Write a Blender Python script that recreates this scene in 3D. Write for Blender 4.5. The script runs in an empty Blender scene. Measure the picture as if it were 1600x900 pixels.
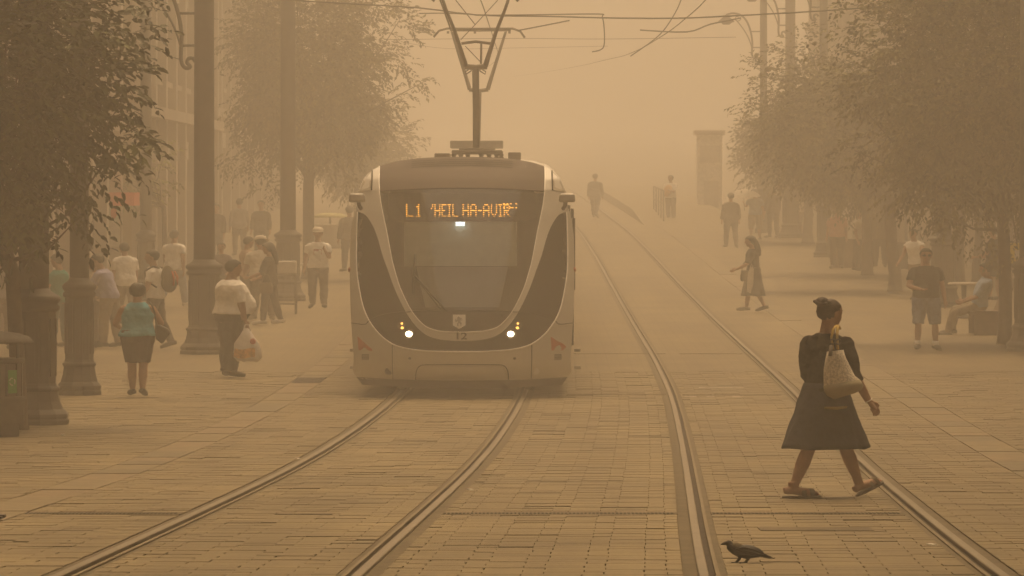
import bpy, bmesh, math, random
import numpy as np
from mathutils import Vector, Matrix, noise

# ------------------------------------------------------------------ camera, sky, light, exposure
SC = bpy.context.scene
COL = SC.collection
F, CX, HY, CZ = 7500.0, 800.0, 300.0, 2.85      # focal length in photo pixels, image centre, horizon row, camera height
KX = 1.185                                       # the photograph is wider than life by this much
cam_data = bpy.data.cameras.new('camera')
cam = bpy.data.objects.new('camera', cam_data)
COL.objects.link(cam)
cam.location = (0, 0, CZ)
cam.rotation_euler = (math.radians(90), 0, 0)
cam_data.sensor_width = 36
cam_data.lens = 36 * F / 1600
cam_data.shift_y = (HY - 450) / 1600
cam_data.clip_start = 0.5
cam_data.clip_end = 3000
SC.camera = cam
SUN_EL, SUN_ROT = math.radians(70), math.radians(10)
world = bpy.data.worlds.new('World')
SC.world = world
world.use_nodes = True
wn, wl = world.node_tree.nodes, world.node_tree.links
wn.clear()
sky = wn.new('ShaderNodeTexSky')
sky.sky_type = 'NISHITA'
sky.sun_disc = False
sky.sun_elevation, sky.sun_rotation = SUN_EL, SUN_ROT
sky.air_density, sky.dust_density, sky.ozone_density = 1.0, 9.0, 1.0
tint = wn.new('ShaderNodeMixRGB'); tint.blend_type = 'MULTIPLY'; tint.inputs[0].default_value = 1.0
tint.inputs[2].default_value = (1.0, 0.765, 0.48, 1)      # desert dust in the air turns the daylight tan
bg = wn.new('ShaderNodeBackground'); bg.inputs[1].default_value = 0.15
wo = wn.new('ShaderNodeOutputWorld')
wl.new(sky.outputs[0], tint.inputs[1]); wl.new(tint.outputs[0], bg.inputs[0]); wl.new(bg.outputs[0], wo.inputs[0])
sun_data = bpy.data.lights.new('sun', 'SUN')
sun = bpy.data.objects.new('sun', sun_data)
COL.objects.link(sun)
sun_data.energy = 0.9
sun_data.angle = math.radians(45)
sun_data.color = (1.0, 0.77, 0.46)
sun.rotation_euler = (-(math.radians(90) - SUN_EL), 0, -math.radians(10))
sun.location = (0, 0, 60)
SC.view_settings.view_transform = 'Standard'
SC.view_settings.look = 'None'
SC.view_settings.gamma = 1.0
SC.view_settings.use_curve_mapping = False
SC.view_settings.exposure = 0.57
SC.render.engine = 'CYCLES'
SC.cycles.max_bounces = 4
SC.cycles.diffuse_bounces = 2
SC.cycles.glossy_bounces = 2
SC.cycles.volume_bounces = 1
SC.cycles.transparent_max_bounces = 8
SC.cycles.use_denoising = True
SC.cycles.use_adaptive_sampling = True
SC.cycles.adaptive_threshold = 0.05
HAZE = 0.0074

# ------------------------------------------------------------------ helpers
R = math.radians
def mix3(a, b, t): return tuple(a[i] + (b[i] - a[i]) * t for i in range(3))
MATS = {}
def mat(name, rgb, rough=0.8, metal=0.0, var=0.18, scale=9.0, bump=0.0, spec=0.3, emit=None, emit_s=0.0, coat=0.0, fine=0.0):
    if name in MATS: return MATS[name]
    m = bpy.data.materials.new(name); m.use_nodes = True
    nt = m.node_tree; N, L = nt.nodes, nt.links
    b = N['Principled BSDF']
    b.inputs['Roughness'].default_value = rough
    b.inputs['Metallic'].default_value = metal
    b.inputs['Specular IOR Level'].default_value = spec
    b.inputs['Coat Weight'].default_value = coat
    tc = N.new('ShaderNodeTexCoord')
    nz = N.new('ShaderNodeTexNoise'); nz.inputs['Scale'].default_value = scale; nz.inputs['Detail'].default_value = 5
    L.new(tc.outputs['Object'], nz.inputs['Vector'])
    rp = N.new('ShaderNodeValToRGB')
    rp.color_ramp.elements[0].position, rp.color_ramp.elements[1].position = 0.32, 0.68
    rp.color_ramp.elements[0].color = tuple(c * (1 - var) for c in rgb) + (1,)
    rp.color_ramp.elements[1].color = tuple(min(1, c * (1 + var)) for c in rgb) + (1,)
    L.new(nz.outputs['Fac'], rp.inputs[0]); L.new(rp.outputs[0], b.inputs['Base Color'])
    if bump:
        n2 = N.new('ShaderNodeTexNoise'); n2.inputs['Scale'].default_value = fine or scale * 4; n2.inputs['Detail'].default_value = 4
        L.new(tc.outputs['Object'], n2.inputs['Vector'])
        bp = N.new('ShaderNodeBump'); bp.inputs['Strength'].default_value = bump; bp.inputs['Distance'].default_value = 0.02
        L.new(n2.outputs['Fac'], bp.inputs['Height']); L.new(bp.outputs[0], b.inputs['Normal'])
    if emit:
        b.inputs['Emission Color'].default_value = tuple(emit) + (1,)
        b.inputs['Emission Strength'].default_value = emit_s
        try: m.cycles.emission_sampling = 'NONE'
        except Exception: pass
    MATS[name] = m
    return m

def tag(o, label=None, cat=None, group=None, kind=None):
    if label: o['label'] = label
    if cat: o['category'] = cat
    if group: o['group'] = group
    if kind: o['kind'] = kind
    return o

def empty(name, loc, label=None, cat=None, group=None, kind=None):
    o = bpy.data.objects.new(name, None); COL.objects.link(o)
    o.location = loc; o.empty_display_size = 0.2
    return tag(o, label, cat, group, kind)

def origin_of(o):
    v = Vector((0, 0, 0))
    while o is not None:
        v += o.location; o = o.parent
    return v

class MB:
    """collects vertices and faces in world coordinates"""
    def __init__(s): s.v, s.f, s.sm = [], [], []
    def add(s, vs, fs, smooth=True):
        n = len(s.v); s.v += [tuple(p) for p in vs]
        s.f += [tuple(i + n for i in f) for f in fs]; s.sm += [smooth] * len(fs)
        return s
    def box(s, c, d, rz=0.0, rx=0.0, taper=1.0):
        x, y, z = d[0] / 2, d[1] / 2, d[2] / 2
        vs = [(-x, -y, -z), (x, -y, -z), (x, y, -z), (-x, y, -z), (-x * taper, -y * taper, z), (x * taper, -y * taper, z), (x * taper, y * taper, z), (-x * taper, y * taper, z)]
        m = Matrix.Rotation(rz, 3, 'Z') @ Matrix.Rotation(rx, 3, 'X')
        vs = [m @ Vector(p) + Vector(c) for p in vs]
        return s.add(vs, [(3, 2, 1, 0), (4, 5, 6, 7), (0, 1, 5, 4), (1, 2, 6, 5), (2, 3, 7, 6), (3, 0, 4, 7)], False)
    def loft(s, rings, cap=True, smooth=True, closed=True):
        n = len(rings[0]); vs = [p for r in rings for p in r]; fs = []
        for i in range(len(rings) - 1):
            for j in range(n if closed else n - 1):
                k = (j + 1) % n
                fs.append((i * n + j, i * n + k, (i + 1) * n + k, (i + 1) * n + j))
        s.add(vs, fs, smooth)
        if cap:
            b = len(s.v) - len(vs)
            s.f.append(tuple(b + j for j in reversed(range(n)))); s.sm.append(False)
            e = b + (len(rings) - 1) * n
            s.f.append(tuple(e + j for j in range(n))); s.sm.append(False)
        return s
    def tube(s, pts, rad, n=8, cap=True, flat=1.0):
        pts = [Vector(p) for p in pts]
        if not hasattr(rad, '__len__'): rad = [rad] * len(pts)
        rings = []; up = Vector((0.13, 0.21, 0.97)); px = None
        for i, p in enumerate(pts):
            a = pts[max(i - 1, 0)]; b = pts[min(i + 1, len(pts) - 1)]
            t = (b - a)
            if t.length < 1e-9: t = Vector((0, 0, 1))
            t.normalize()
            x = t.cross(up) if px is None else (px - t * px.dot(t))
            if x.length < 1e-4: x = t.cross(Vector((1, 0, 0)))
            x.normalize(); y = t.cross(x); px = x
            rings.append([p + (x * math.cos(2 * math.pi * k / n) + y * math.sin(2 * math.pi * k / n) * flat) * rad[i] for k in range(n)])
        return s.loft(rings, cap)
    def lathe(s, c, prof, n=24, smooth=True, rot=0.0, sx=1.0):
        rings = [[(c[0] + sx * r * math.cos(rot + 2 * math.pi * k / n), c[1] + r * math.sin(rot + 2 * math.pi * k / n), c[2] + z) for k in range(n)] for r, z in prof]
        return s.loft(rings, True, smooth)
    def ell(s, c, r, n=14, m=9, rot=None):
        vs = []; fs = []
        for i in range(m + 1):
            a = math.pi * i / m
            for j in range(n):
                b = 2 * math.pi * j / n
                p = Vector((r[0] * math.sin(a) * math.cos(b), r[1] * math.sin(a) * math.sin(b), r[2] * math.cos(a)))
                if rot is not None: p = rot @ p
                vs.append(p + Vector(c))
        for i in range(m):
            for j in range(n):
                k = (j + 1) % n
                fs.append((i * n + j, (i + 1) * n + j, (i + 1) * n + k, i * n + k))
        return s.add(vs, fs)
    def poly(s, pts, depth):
        """a flat outline pushed along a vector"""
        n = len(pts); d = Vector(depth)
        vs = [Vector(p) for p in pts] + [Vector(p) + d for p in pts]
        fs = [tuple(range(n)), tuple(reversed(range(n, 2 * n)))] + [(i, i + n, (i + 1) % n + n, (i + 1) % n) for i in range(n)]
        return s.add(vs, fs, False)
    def build(s, name, m, parent=None, mod=None, label=None, kind=None):
        og = origin_of(parent) if parent else Vector((0, 0, 0))
        me = bpy.data.meshes.new(name)
        me.from_pydata([(p[0] - og.x, p[1] - og.y, p[2] - og.z) for p in s.v], [], s.f)
        me.polygons.foreach_set('use_smooth', s.sm)
        me.update()
        if m is not None: me.materials.append(m)
        o = bpy.data.objects.new(name, me); COL.objects.link(o)
        if parent: o.parent = parent
        if label: o['label'] = label
        if kind: o['kind'] = kind
        return o

def recalc(o):
    bm = bmesh.new(); bm.from_mesh(o.data); bmesh.ops.recalc_face_normals(bm, faces=bm.faces); bm.to_mesh(o.data); bm.free()
    return o

def bevel(o, w=0.01, seg=2, angle=40):
    b = o.modifiers.new('bevel', 'BEVEL'); b.width = w; b.segments = seg; b.limit_method = 'ANGLE'; b.angle_limit = R(angle)
    return o

def crom(pts, k=4):
    """a smooth curve through points"""
    P = [np.array(p, float) for p in pts]; out = []
    for i in range(len(P) - 1):
        p0, p1, p2, p3 = P[max(i - 1, 0)], P[i], P[i + 1], P[min(i + 2, len(P) - 1)]
        for j in range(k):
            t = j / k
            out.append(0.5 * (2 * p1 + (p2 - p0) * t + (2 * p0 - 5 * p1 + 4 * p2 - p3) * t * t + (3 * p1 - p0 - 3 * p2 + p3) * t ** 3))
    out.append(P[-1])
    return out

# ------------------------------------------------------------------ the lie of the street
def smooth_table(xs, ys, lo, hi, w):
    g = np.arange(lo, hi + 1.0)
    v = np.interp(g, xs, ys)
    k = np.exp(-0.5 * (np.arange(-3 * w, 3 * w + 1) / w) ** 2); k /= k.sum()
    pv = np.concatenate([v[0] + (v[1] - v[0]) * np.arange(-3 * w, 0), v, v[-1] + (v[-1] - v[-2]) * np.arange(1, 3 * w + 1)])
    return g, np.convolve(pv, k, 'valid')
GY, GZ = smooth_table([-40, 0, 28.7, 33.6, 39.7, 47, 57.3, 65.2, 81.8, 100.4, 125, 145.6, 167.8, 190, 300, 460, 720],
                      [1.9, 1.25, .555, .43, .30, .14, .02, -.015, .0, .165, .515, .90, 1.39, 1.83, 4.1, 7.4, 12.0], -40, 720, 4)
TY, TX = smooth_table([-40, 0, 28.7, 33.6, 39.7, 52, 66.4, 81.8, 100, 125, 146, 168, 195, 230, 300, 460, 720],
                      [.1, 1.24, 2.02, 2.16, 2.36, 2.73, 3.10, 3.29, 3.35, 3.40, 3.40, 3.27, 2.95, 2.4, 1.0, -4, -16], -40, 720, 4)
def gz(Y): return float(np.interp(Y, GY, GZ))
def tc(Y): return float(np.interp(Y, TY, TX))
def slope(tab, Y): return float((np.interp(Y + 1, GY, tab) - np.interp(Y - 1, GY, tab)) / 2)
_yy = np.arange(20, 400, 0.25)
PAV = 0.02
_py = HY + F * (CZ - PAV - np.interp(_yy, GY, GZ)) / _yy
#                                       # paving stands this far above the bedding
def depth_of(py): return float(np.interp(-py, -_py, _yy))
def at(px, py, Y): return Vector(((px - CX) * Y / F, Y, CZ - (py - HY) * Y / F))
def on_ground(px, py):
    Y = depth_of(py)
    return Vector(((px - CX) * Y / F, Y, gz(Y) + PAV))
def scale_at(py): return F / depth_of(py)
# ------------------------------------------------------------------ ground, paving, rails
def stone_material(name, base, dark, kind):
    m = bpy.data.materials.new(name); m.use_nodes = True
    nt = m.node_tree; N, L = nt.nodes, nt.links; b = N['Principled BSDF']
    b.inputs['Roughness'].default_value = 0.75; b.inputs['Specular IOR Level'].default_value = 0.25
    geo = N.new('ShaderNodeNewGeometry')
    n1 = N.new('ShaderNodeTexNoise'); n1.inputs['Scale'].default_value = 0.45; n1.inputs['Detail'].default_value = 6
    n2 = N.new('ShaderNodeTexNoise'); n2.inputs['Scale'].default_value = 30; n2.inputs['Detail'].default_value = 4
    L.new(geo.outputs['Position'], n1.inputs['Vector']); L.new(geo.outputs['Position'], n2.inputs['Vector'])
    rp = N.new('ShaderNodeValToRGB')
    rp.color_ramp.elements[0].position, rp.color_ramp.elements[1].position = .3, .72
    rp.color_ramp.elements[0].color = tuple(c * .74 for c in base) + (1,)
    rp.color_ramp.elements[1].color = tuple(c * 1.14 for c in base) + (1,)
    L.new(n1.outputs['Fac'], rp.inputs[0])
    fine = N.new('ShaderNodeMixRGB'); fine.blend_type = 'OVERLAY'; fine.inputs[0].default_value = .35
    mp = N.new('ShaderNodeMapping'); mp.inputs['Scale'].default_value = (1.1, .07, 1); mp.inputs['Rotation'].default_value = (0, 0, .03)
    n3 = N.new('ShaderNodeTexNoise'); n3.inputs['Scale'].default_value = 1; n3.inputs['Detail'].default_value = 5; n3.inputs['Roughness'].default_value = .65
    L.new(geo.outputs['Position'], mp.inputs[0]); L.new(mp.outputs[0], n3.inputs['Vector'])
    wr_ = N.new('ShaderNodeValToRGB'); wr_.color_ramp.elements[0].position, wr_.color_ramp.elements[1].position = .35, .65
    wr_.color_ramp.elements[0].color = (.84, .83, .83, 1); wr_.color_ramp.elements[1].color = (1.07, 1.07, 1.06, 1)
    L.new(n3.outputs['Fac'], wr_.inputs[0])
    wear = N.new('ShaderNodeMixRGB'); wear.blend_type = 'MULTIPLY'; wear.inputs[0].default_value = 1
    L.new(rp.outputs[0], wear.inputs[1]); L.new(wr_.outputs[0], wear.inputs[2])
    L.new(wear.outputs[0], fine.inputs[1]); L.new(n2.outputs['Fac'], fine.inputs[2])
    out = fine
    if kind == 'stones':
        at_ = N.new('ShaderNodeAttribute'); at_.attribute_name = 'tone'
        ramp = N.new('ShaderNodeValToRGB')
        ramp.color_ramp.elements[0].color = (.89, .885, .89, 1); ramp.color_ramp.elements[1].color = (1.08, 1.07, 1.04, 1)
        L.new(at_.outputs['Fac'], ramp.inputs[0])
        mu = N.new('ShaderNodeMixRGB'); mu.blend_type = 'MULTIPLY'; mu.inputs[0].default_value = 1
        L.new(fine.outputs[0], mu.inputs[1]); L.new(ramp.outputs[0], mu.inputs[2]); out = mu
    elif kind == 'far':
        uv = N.new('ShaderNodeUVMap')
        br = N.new('ShaderNodeTexBrick'); br.inputs['Scale'].default_value = 1; br.inputs['Brick Width'].default_value = .37
        br.inputs['Row Height'].default_value = .24; br.inputs['Mortar Size'].default_value = .012; br.inputs['Mortar Smooth'].default_value = .6
        br.inputs['Color1'].default_value = (.86, .85, .86, 1); br.inputs['Color2'].default_value = (1.04, 1.03, 1.0, 1)
        br.inputs['Mortar'].default_value = (.5, .48, .45, 1)
        L.new(uv.outputs[0], br.inputs['Vector'])
        mu = N.new('ShaderNodeMixRGB'); mu.blend_type = 'MULTIPLY'; mu.inputs[0].default_value = 1
        L.new(fine.outputs[0], mu.inputs[1]); L.new(br.outputs['Color'], mu.inputs[2]); out = mu
    L.new(out.outputs[0], b.inputs['Base Color'])
    bp = N.new('ShaderNodeBump'); bp.inputs['Strength'].default_value = .25; bp.inputs['Distance'].default_value = .004
    L.new(n2.outputs['Fac'], bp.inputs['Height']); L.new(bp.outputs[0], b.inputs['Normal'])
    return m
STONE = (.205, .163, .089)
m_bed = mat('joint_dirt', (.14, .108, .058), .95, var=.25)
m_pave = stone_material('paving_stone', STONE, .6, 'stones')
m_far = stone_material('paving_far', STONE, .6, 'far')
m_rail = mat('rail_steel', (.18, .146, .095), .55, .2, var=.12, scale=2.5)
m_lip = mat('rail_lip', (.17, .135, .08), .75, .05, var=.15, scale=3)
m_groove = mat('groove_dirt', (.05, .04, .03), .95, var=.5, scale=14, bump=.6)
m_strip = mat('rail_filler', (.11, .088, .052), .9, var=.22, scale=3.5, bump=.3)

ys = [-25.0] + list(np.arange(0, 260, 4.0)) + list(np.arange(260, 691, 15.0))
xs = [-65, -40, -25, -16, -10, -5, 0, 5, 10, 16, 25, 40, 65]
vs = [(x, y, gz(y)) for y in ys for x in xs]; nx = len(xs)
fs = [(j * nx + i, j * nx + i + 1, (j + 1) * nx + i + 1, (j + 1) * nx + i) for j in range(len(ys) - 1) for i in range(nx - 1)]
ground = tag(MB().add(vs, fs).build('ground', m_bed), kind='structure')

ZONES = [(-25.0, -6.47), (-6.01, -4.80), (-4.54, -3.06), (-2.80, -1.00), (-.74, .74), (1.00, 2.20), (2.67, 26.0)]
NEAR_Y, STONE_D, STONE_W = 76.0, .235, .37
# the far paving: sheets between the rails, the joints in the material
mb = MB(); uvs = []
fy = [NEAR_Y - .1] + list(np.arange(NEAR_Y + 2, 240, 3.0)) + list(np.arange(240, 681, 12.0))
for (a, b) in ZONES:
    cols = [a, b] if b - a < 4 else list(np.linspace(a, b, 5))
    v = [(tc(y) + u, y, gz(y) + PAV) for y in fy for u in cols]; n = len(cols)
    mb.add(v, [(j * n + i, j * n + i + 1, (j + 1) * n + i + 1, (j + 1) * n + i) for j in range(len(fy) - 1) for i in range(n - 1)])
    uvs += [(u, y) for y in fy for u in cols]
far = tag(mb.build('paving', m_far, ground))
ul = far.data.uv_layers.new(name='uv')
li = np.zeros(len(far.data.loops), int); far.data.loops.foreach_get('vertex_index', li)
ul.data.foreach_set('uv', np.array(uvs)[li].ravel())

# near paving: every stone its own block
rng = random.Random(4)
stones = []
for zi, (a, b) in enumerate(ZONES):
    side = zi in (0, 6)
    ph = rng.random() * .3
    y = 27.6; row = 0
    while y < NEAR_Y - .2:
        half = 1600 / 2 * (y + .5) / F + .4
        lo, hi = max(a, -half - tc(y)), min(b, half - tc(y))
        if hi - lo > .05:
            if side:
                u = a + ph + (rng.random() * .5 if a < 0 else 0); off = rng.random() * .4
                k0 = math.floor((lo - a - off) / STONE_W)
                cuts = [a + off + STONE_W * k + rng.uniform(-.05, .05) for k in range(k0, k0 + int((hi - lo) / STONE_W) + 3)]
            else:
                off = (.06 if row % 2 else .19) + ph * .2
                cuts = [a + off + STONE_W * k + rng.uniform(-.006, .006) for k in range(-1, 9)]
            cuts = sorted(c for c in cuts if lo + .03 < c < hi - .03)
            cuts = [lo] + cuts + [hi]
            for c0, c1 in zip(cuts[:-1], cuts[1:]):
                if c1 - c0 > .03:
                    stones.append((c0, c1, y, zi))
        y += STONE_D; row += 1
stones.sort(key=lambda t: t[2])
def stone_h(): return PAV + rng.gauss(0, .0013) - (rng.random() < .04) * .005
jx, jy = .003, .004
tones = []
mb = MB()
N_SINGLE = 300
# the nearest stones one by one, sharing a few meshes
lib = {}
def stone_mesh(w, t):
    key = (round(w, 2), t)
    if key not in lib:
        q = MB(); c = .004; hx, hy = key[0] / 2 - jx, STONE_D / 2 - jy; z = PAV
        q.add([(-hx, -hy, 0), (hx, -hy, 0), (hx, hy, 0), (-hx, hy, 0), (-hx, -hy, z - c * .5), (hx, -hy, z - c * .5), (hx, hy, z - c * .5), (-hx, hy, z - c * .5),
               (-hx + c, -hy + c, z), (hx - c, -hy + c, z), (hx - c, hy - c, z), (-hx + c, hy - c, z)],
              [(0, 1, 5, 4), (1, 2, 6, 5), (2, 3, 7, 6), (3, 0, 4, 7), (4, 5, 9, 8), (5, 6, 10, 9), (6, 7, 11, 10), (7, 4, 8, 11), (8, 9, 10, 11)], False)
        me = bpy.data.meshes.new('paving_stone'); me.from_pydata(q.v, [], q.f); me.materials.append(m_pave)
        a_ = me.attributes.new('tone', 'FLOAT', 'FACE'); a_.data.foreach_set('value', [t / 5.0] * len(q.f))
        lib[key] = me
    return lib[key]
picked = [s_ for s_ in stones if s_[1] - s_[0] > .15][:N_SINGLE]
single = set(picked)
for (c0, c1, y, zi) in picked:
    o = bpy.data.objects.new('paving_stone', stone_mesh(c1 - c0, rng.randrange(6))); COL.objects.link(o)
    yc = y + STONE_D / 2
    o.location = (tc(yc) + (c0 + c1) / 2, yc, gz(yc) + rng.gauss(0, .0013))
    o.rotation_euler = (math.atan(slope(GZ, yc)), 0, -math.atan(slope(TX, yc)))
    o.parent = ground
for s_ in stones:
    if s_ in single: continue
    c0, c1, y, zi = s_
    y0, y1 = y + jy, y + STONE_D - jy
    h = stone_h(); c0 += jx; c1 -= jx
    A = [(tc(y0) + c0, y0), (tc(y0) + c1, y0), (tc(y1) + c1, y1), (tc(y1) + c0, y1)]
    v = [(x, yy, gz(yy)) for x, yy in A] + [(x, yy, gz(yy) + h) for x, yy in A]
    mb.add(v, [(4, 5, 6, 7), (0, 1, 5, 4), (1, 2, 6, 5), (3, 0, 4, 7)], False)
    tones += [rng.random()] * 4
rest = tag(mb.build('paving_stones', m_pave, ground), kind='stuff')
a_ = rest.data.attributes.new('tone', 'FLOAT', 'FACE'); a_.data.foreach_set('value', tones)

# flush kerb bands of long slabs on both sides of the tracks
m_kerb = [mat('kerb_slab_%s' % n, c, .75, var=.2, scale=5, bump=.15) for n, c in (('rose', (.195, .146, .082)), ('grey', (.14, .114, .066)), ('buff', (.186, .147, .080)))]
rng = random.Random(11)
for a, b in ((-6.46, -6.02), (2.21, 2.66)):
    y = 27.0
    while y < 330:
        d = rng.choice((.9, 1.2, 1.5)) if y < 90 else (3.0 if y < 130 else 10.0)
        q = MB(); y0, y1 = y + .015, y + d - .015
        A = [(tc(y0) + a, y0), (tc(y0) + b, y0), (tc(y1) + b, y1), (tc(y1) + a, y1)]
        h = PAV + rng.uniform(-.004, .005)
        q.add([(x, yy, gz(yy) - .01) for x, yy in A] + [(x, yy, gz(yy) + h) for x, yy in A], [(4, 5, 6, 7), (0, 1, 5, 4), (1, 2, 6, 5), (2, 3, 7, 6), (3, 0, 4, 7)], False)
        X0 = CX + F * A[0][0] / y; X1 = CX + F * A[1][0] / y
        if X1 > -60 and X0 < 1660 and not (a < 0 and any(abs(y + d / 2 - g) < 1.1 for g in (35.2, 72.3))):
            q.build('kerb_slab', rng.choices(m_kerb, (3, 2, 5))[0], ground)
        y += d
# drain gratings in the kerb band
m_iron = mat('cast_iron', (.10, .085, .07), .7, .3, var=.3)
m_dark = mat('void_dark', (.012, .010, .008), .95)
for gi, yc in enumerate((35.2, 72.3)):
    p = Vector((tc(yc) - 6.24, yc, gz(yc) + .003))
    t = empty('drain_grating', p, ['iron drain grating in the kerb band beside the bin', 'iron drain grating in the kerb band beside the tram'][gi], 'grating', 'drain gratings')
    MB().box(p + Vector((0, 0, .004)), (.42, 2.0, .008)).build('backing', m_dark, t)
    for k in range(9):
        MB().box(p + Vector((0, -.92 + k * .23, .014)), (.42, .10, .014)).build('bar', m_iron, t)
# the slot drain that crosses both tracks
yc = depth_of(803)
spans = [(c0, c1) for c0, c1 in ((-6.0, -4.80), (-2.80, -1.0), (-.74, .74))]
for k, (a, b) in enumerate(spans):
    p = Vector((tc(yc) + (a + b) / 2, yc, gz(yc) + PAV + .001))
    t = empty('slot_drain', p, ['slotted drain strip outside the curving tram track', 'slotted drain strip between the two tracks', 'slotted drain strip between the rails ahead of the crow'][k], 'drain', 'slotted drains across the tracks')
    MB().box(p, (b - a, .20, .008)).build('cover', m_strip, t)
    q = MB(); x = a + .02
    while x < b - .02:
        q.box((tc(yc) + x, yc, p.z + .005), (.017, .15, .004)); x += .03
    q.build('slots', m_dark, t, kind='stuff')
# service covers and expansion joints
def ground_strip(name, px0, px1, py, width, m, label, cat, lift=.004, group=None):
    p0, p1 = on_ground(px0, py), on_ground(px1, py)
    q = MB().box((p0 + p1) / 2 + Vector((0, 0, lift - .002)), ((p1 - p0).x, width, .006), rx=math.atan(slope(GZ, p0.y)))
    return tag(q.build(name, m), label, cat, group)
ground_strip('access_cover', 1186, 1362, 827, .5, m_strip, 'flat service cover between the rails beside the crow', 'cover')
ground_strip('access_cover', 430, 520, 803.5, .14, m_strip, 'narrow dusty service cover between the rails ahead of the tram', 'cover')
for k, (x0, x1, y, l) in enumerate(((896, 1040, 553, 'thin expansion joint running from the tram towards the empty track'), (1062, 1160, 553, 'thin expansion joint between the rails of the empty track'),
                                    (886, 1042, 617, 'thin expansion joint in front of the tram corner'), (1066, 1220, 617.5, 'thin expansion joint between the rails near the walking woman'))):
    ground_strip('expansion_joint', x0, x1, y, .10, m_bed, l, 'joint', .006, 'expansion joints')
m_scuff = mat('pale_paint', (.55, .50, .43), .8, var=.3)
for k, (x0, x1, y, l) in enumerate(((1092, 1162, 606, 'long worn pale mark between the rails'), (1070, 1088, 620, 'short worn pale mark nearest the rail'), (1104, 1116, 620, 'tiny worn pale mark between the others'), (1144, 1160, 620, 'short worn pale mark near the walking woman'))):
    ground_strip('paint_mark', x0, x1, y, .13, m_scuff, l, 'mark', .005, 'worn pale marks on the paving')

# grooved rails
def sweep(profile, sgn, u0, y0, y1, step):
    rings = []
    y = y0
    while y <= y1:
        rings.append([(tc(y) + u0 + sgn * du, y, gz(y) + dz) for du, dz in profile])
        y += step(y)
    return rings
stp = lambda y: 1.0 if y < 120 else 4.0
rail_labels = ['outer rail of the tram line on the side of the bin', 'inner rail of the tram line running under the tram nose', 'rail of the empty line passing just beside the crow', 'rail of the empty line that the walking woman steps across']
for k, (uc, sgn) in enumerate(((-3.8, -1), (-3.8, 1), (0, -1), (0, 1))):
    u0 = uc + sgn * .85
    e = empty('tram_rail', (tc(60) + u0, 60, gz(60)), rail_labels[k], 'rail', 'grooved tram rails')
    hd = MB(); hd.loft(sweep([(0, .001), (0, .031), (.006, .036), (.056, .036), (.062, .031), (.062, .001)], sgn, u0, 20, 420, stp), False, False, False); recalc(hd.build('rail_head', m_rail, e))
    lp = MB(); lp.loft(sweep([(-.042, .002), (-.042, .026), (-.067, .026), (-.067, .002)], sgn, u0, 20, 420, stp), False, False, False); recalc(lp.build('rail_lip', m_lip, e))
    gr = MB(); gr.loft(sweep([(0.002, .004), (-.044, .004)], sgn, u0, 20, 420, stp), False, False, False); gr.build('groove', m_groove, e)
    st = MB()
    st.loft(sweep([(.060, .0135), (.145, .0135)], sgn, u0, 20, 420, stp), False, False, False)
    st.loft(sweep([(-.066, .0135), (-.115, .0135)], sgn, u0, 20, 420, stp), False, False, False)
    st.build('joint_strip', m_strip, e)
# ------------------------------------------------------------------ the tram
TCX, TY0 = 722.0, 65.8
def t_depth(px, py):
    u = min(1.0, abs(px - TCX) / 176.0); z = (624 - py) / 113.0
    sb = float(np.interp(z, [0, .18, .3, .45, .65, 1.0, 1.25, 1.6, 2.0, 2.6, 2.9, 3.05, 3.18, 3.27, 3.36], [.30, .22, .10, .02, 0, .03, .09, .24, .44, .78, .98, 1.16, 1.42, 1.72, 2.1]))
    return TY0 + sb + 1.15 * (1 - math.sqrt(max(0.0, 1 - (.965 * u) ** 2)))
def tp(px, py, off=0.0):
    p = at(px, py, t_depth(px, py))
    return Vector((p.x, p.y - off, p.z))
def mirror(pts): return [(2 * TCX - x, y) for x, y in pts]
def both(pts):
    """the left half of a curve and its mirror image, ending on the centre line"""
    return list(pts) + mirror(pts[:-1])[::-1]
def curve_strip(A, B, across, k=4, off=0.0):
    a, b = crom(A, k), crom(B, k); rings = []
    for p, q in zip(a, b):
        rings.append([tp(*(p + (q - p) * (i / across)), off) for i in range(across + 1)])
    m = MB(); m.loft(rings, False, True, False)
    return m
def line_on(pts, rad, off=.004, k=4, n=6):
    return MB().tube([tp(p[0], p[1], off) for p in crom(pts, k)], rad, n)
m_silver = mat('tram_silver_paint', (.62, .59, .53), .33, .25, var=.06, scale=1.2, coat=.15)
m_lightsil = mat('tram_trim_highlight', (.95, .92, .85), .3, .2, var=.04)  # trim paint, brightened so its lines also read as highlights
m_roofp = mat('tram_roof_grey', (.105, .085, .075), .65, 0, var=.08, scale=1.5, spec=.12)
m_black = mat('tram_black_glass', (.028, .025, .021), .12, 0, var=.1, spec=.5)
m_panel = mat('tram_black_panel', (.055, .047, .040), .3, 0, var=.12, spec=.45)
m_seam = mat('tram_seam', (.025, .022, .018), .8)
m_under = mat('tram_underframe', (.05, .042, .033), .85, var=.2)
m_cabin = mat('tram_cab_dark', (.085, .08, .07), .9)
m_blind = mat('sun_blind_cloth', (.80, .82, .70), .9, var=.06)
m_mirror = mat('mirror_shell', (.40, .37, .33), .4, .2)
m_rubber = mat('rubber_black', (.03, .027, .023), .75)
m_white = mat('enamel_white', (.78, .75, .68), .4, var=.05)
m_red = mat('sticker_red', (.50, .13, .06), .55, var=.12, scale=30)
m_amber = mat('amber_lamp', (.9, .45, .08), .3, emit=(1, .50, .10), emit_s=2.2)
m_led = mat('display_led', (.9, .4, .05), .4, emit=(1, .40, .04), emit_s=2.4)
m_lamp = mat('headlamp_glow', (1, .95, .8), .2, emit=(1, .86, .60), emit_s=9)
m_strobe = mat('cab_lamp_white', (1, 1, 1), .2, emit=(.85, .97, 1), emit_s=1.6)
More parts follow.
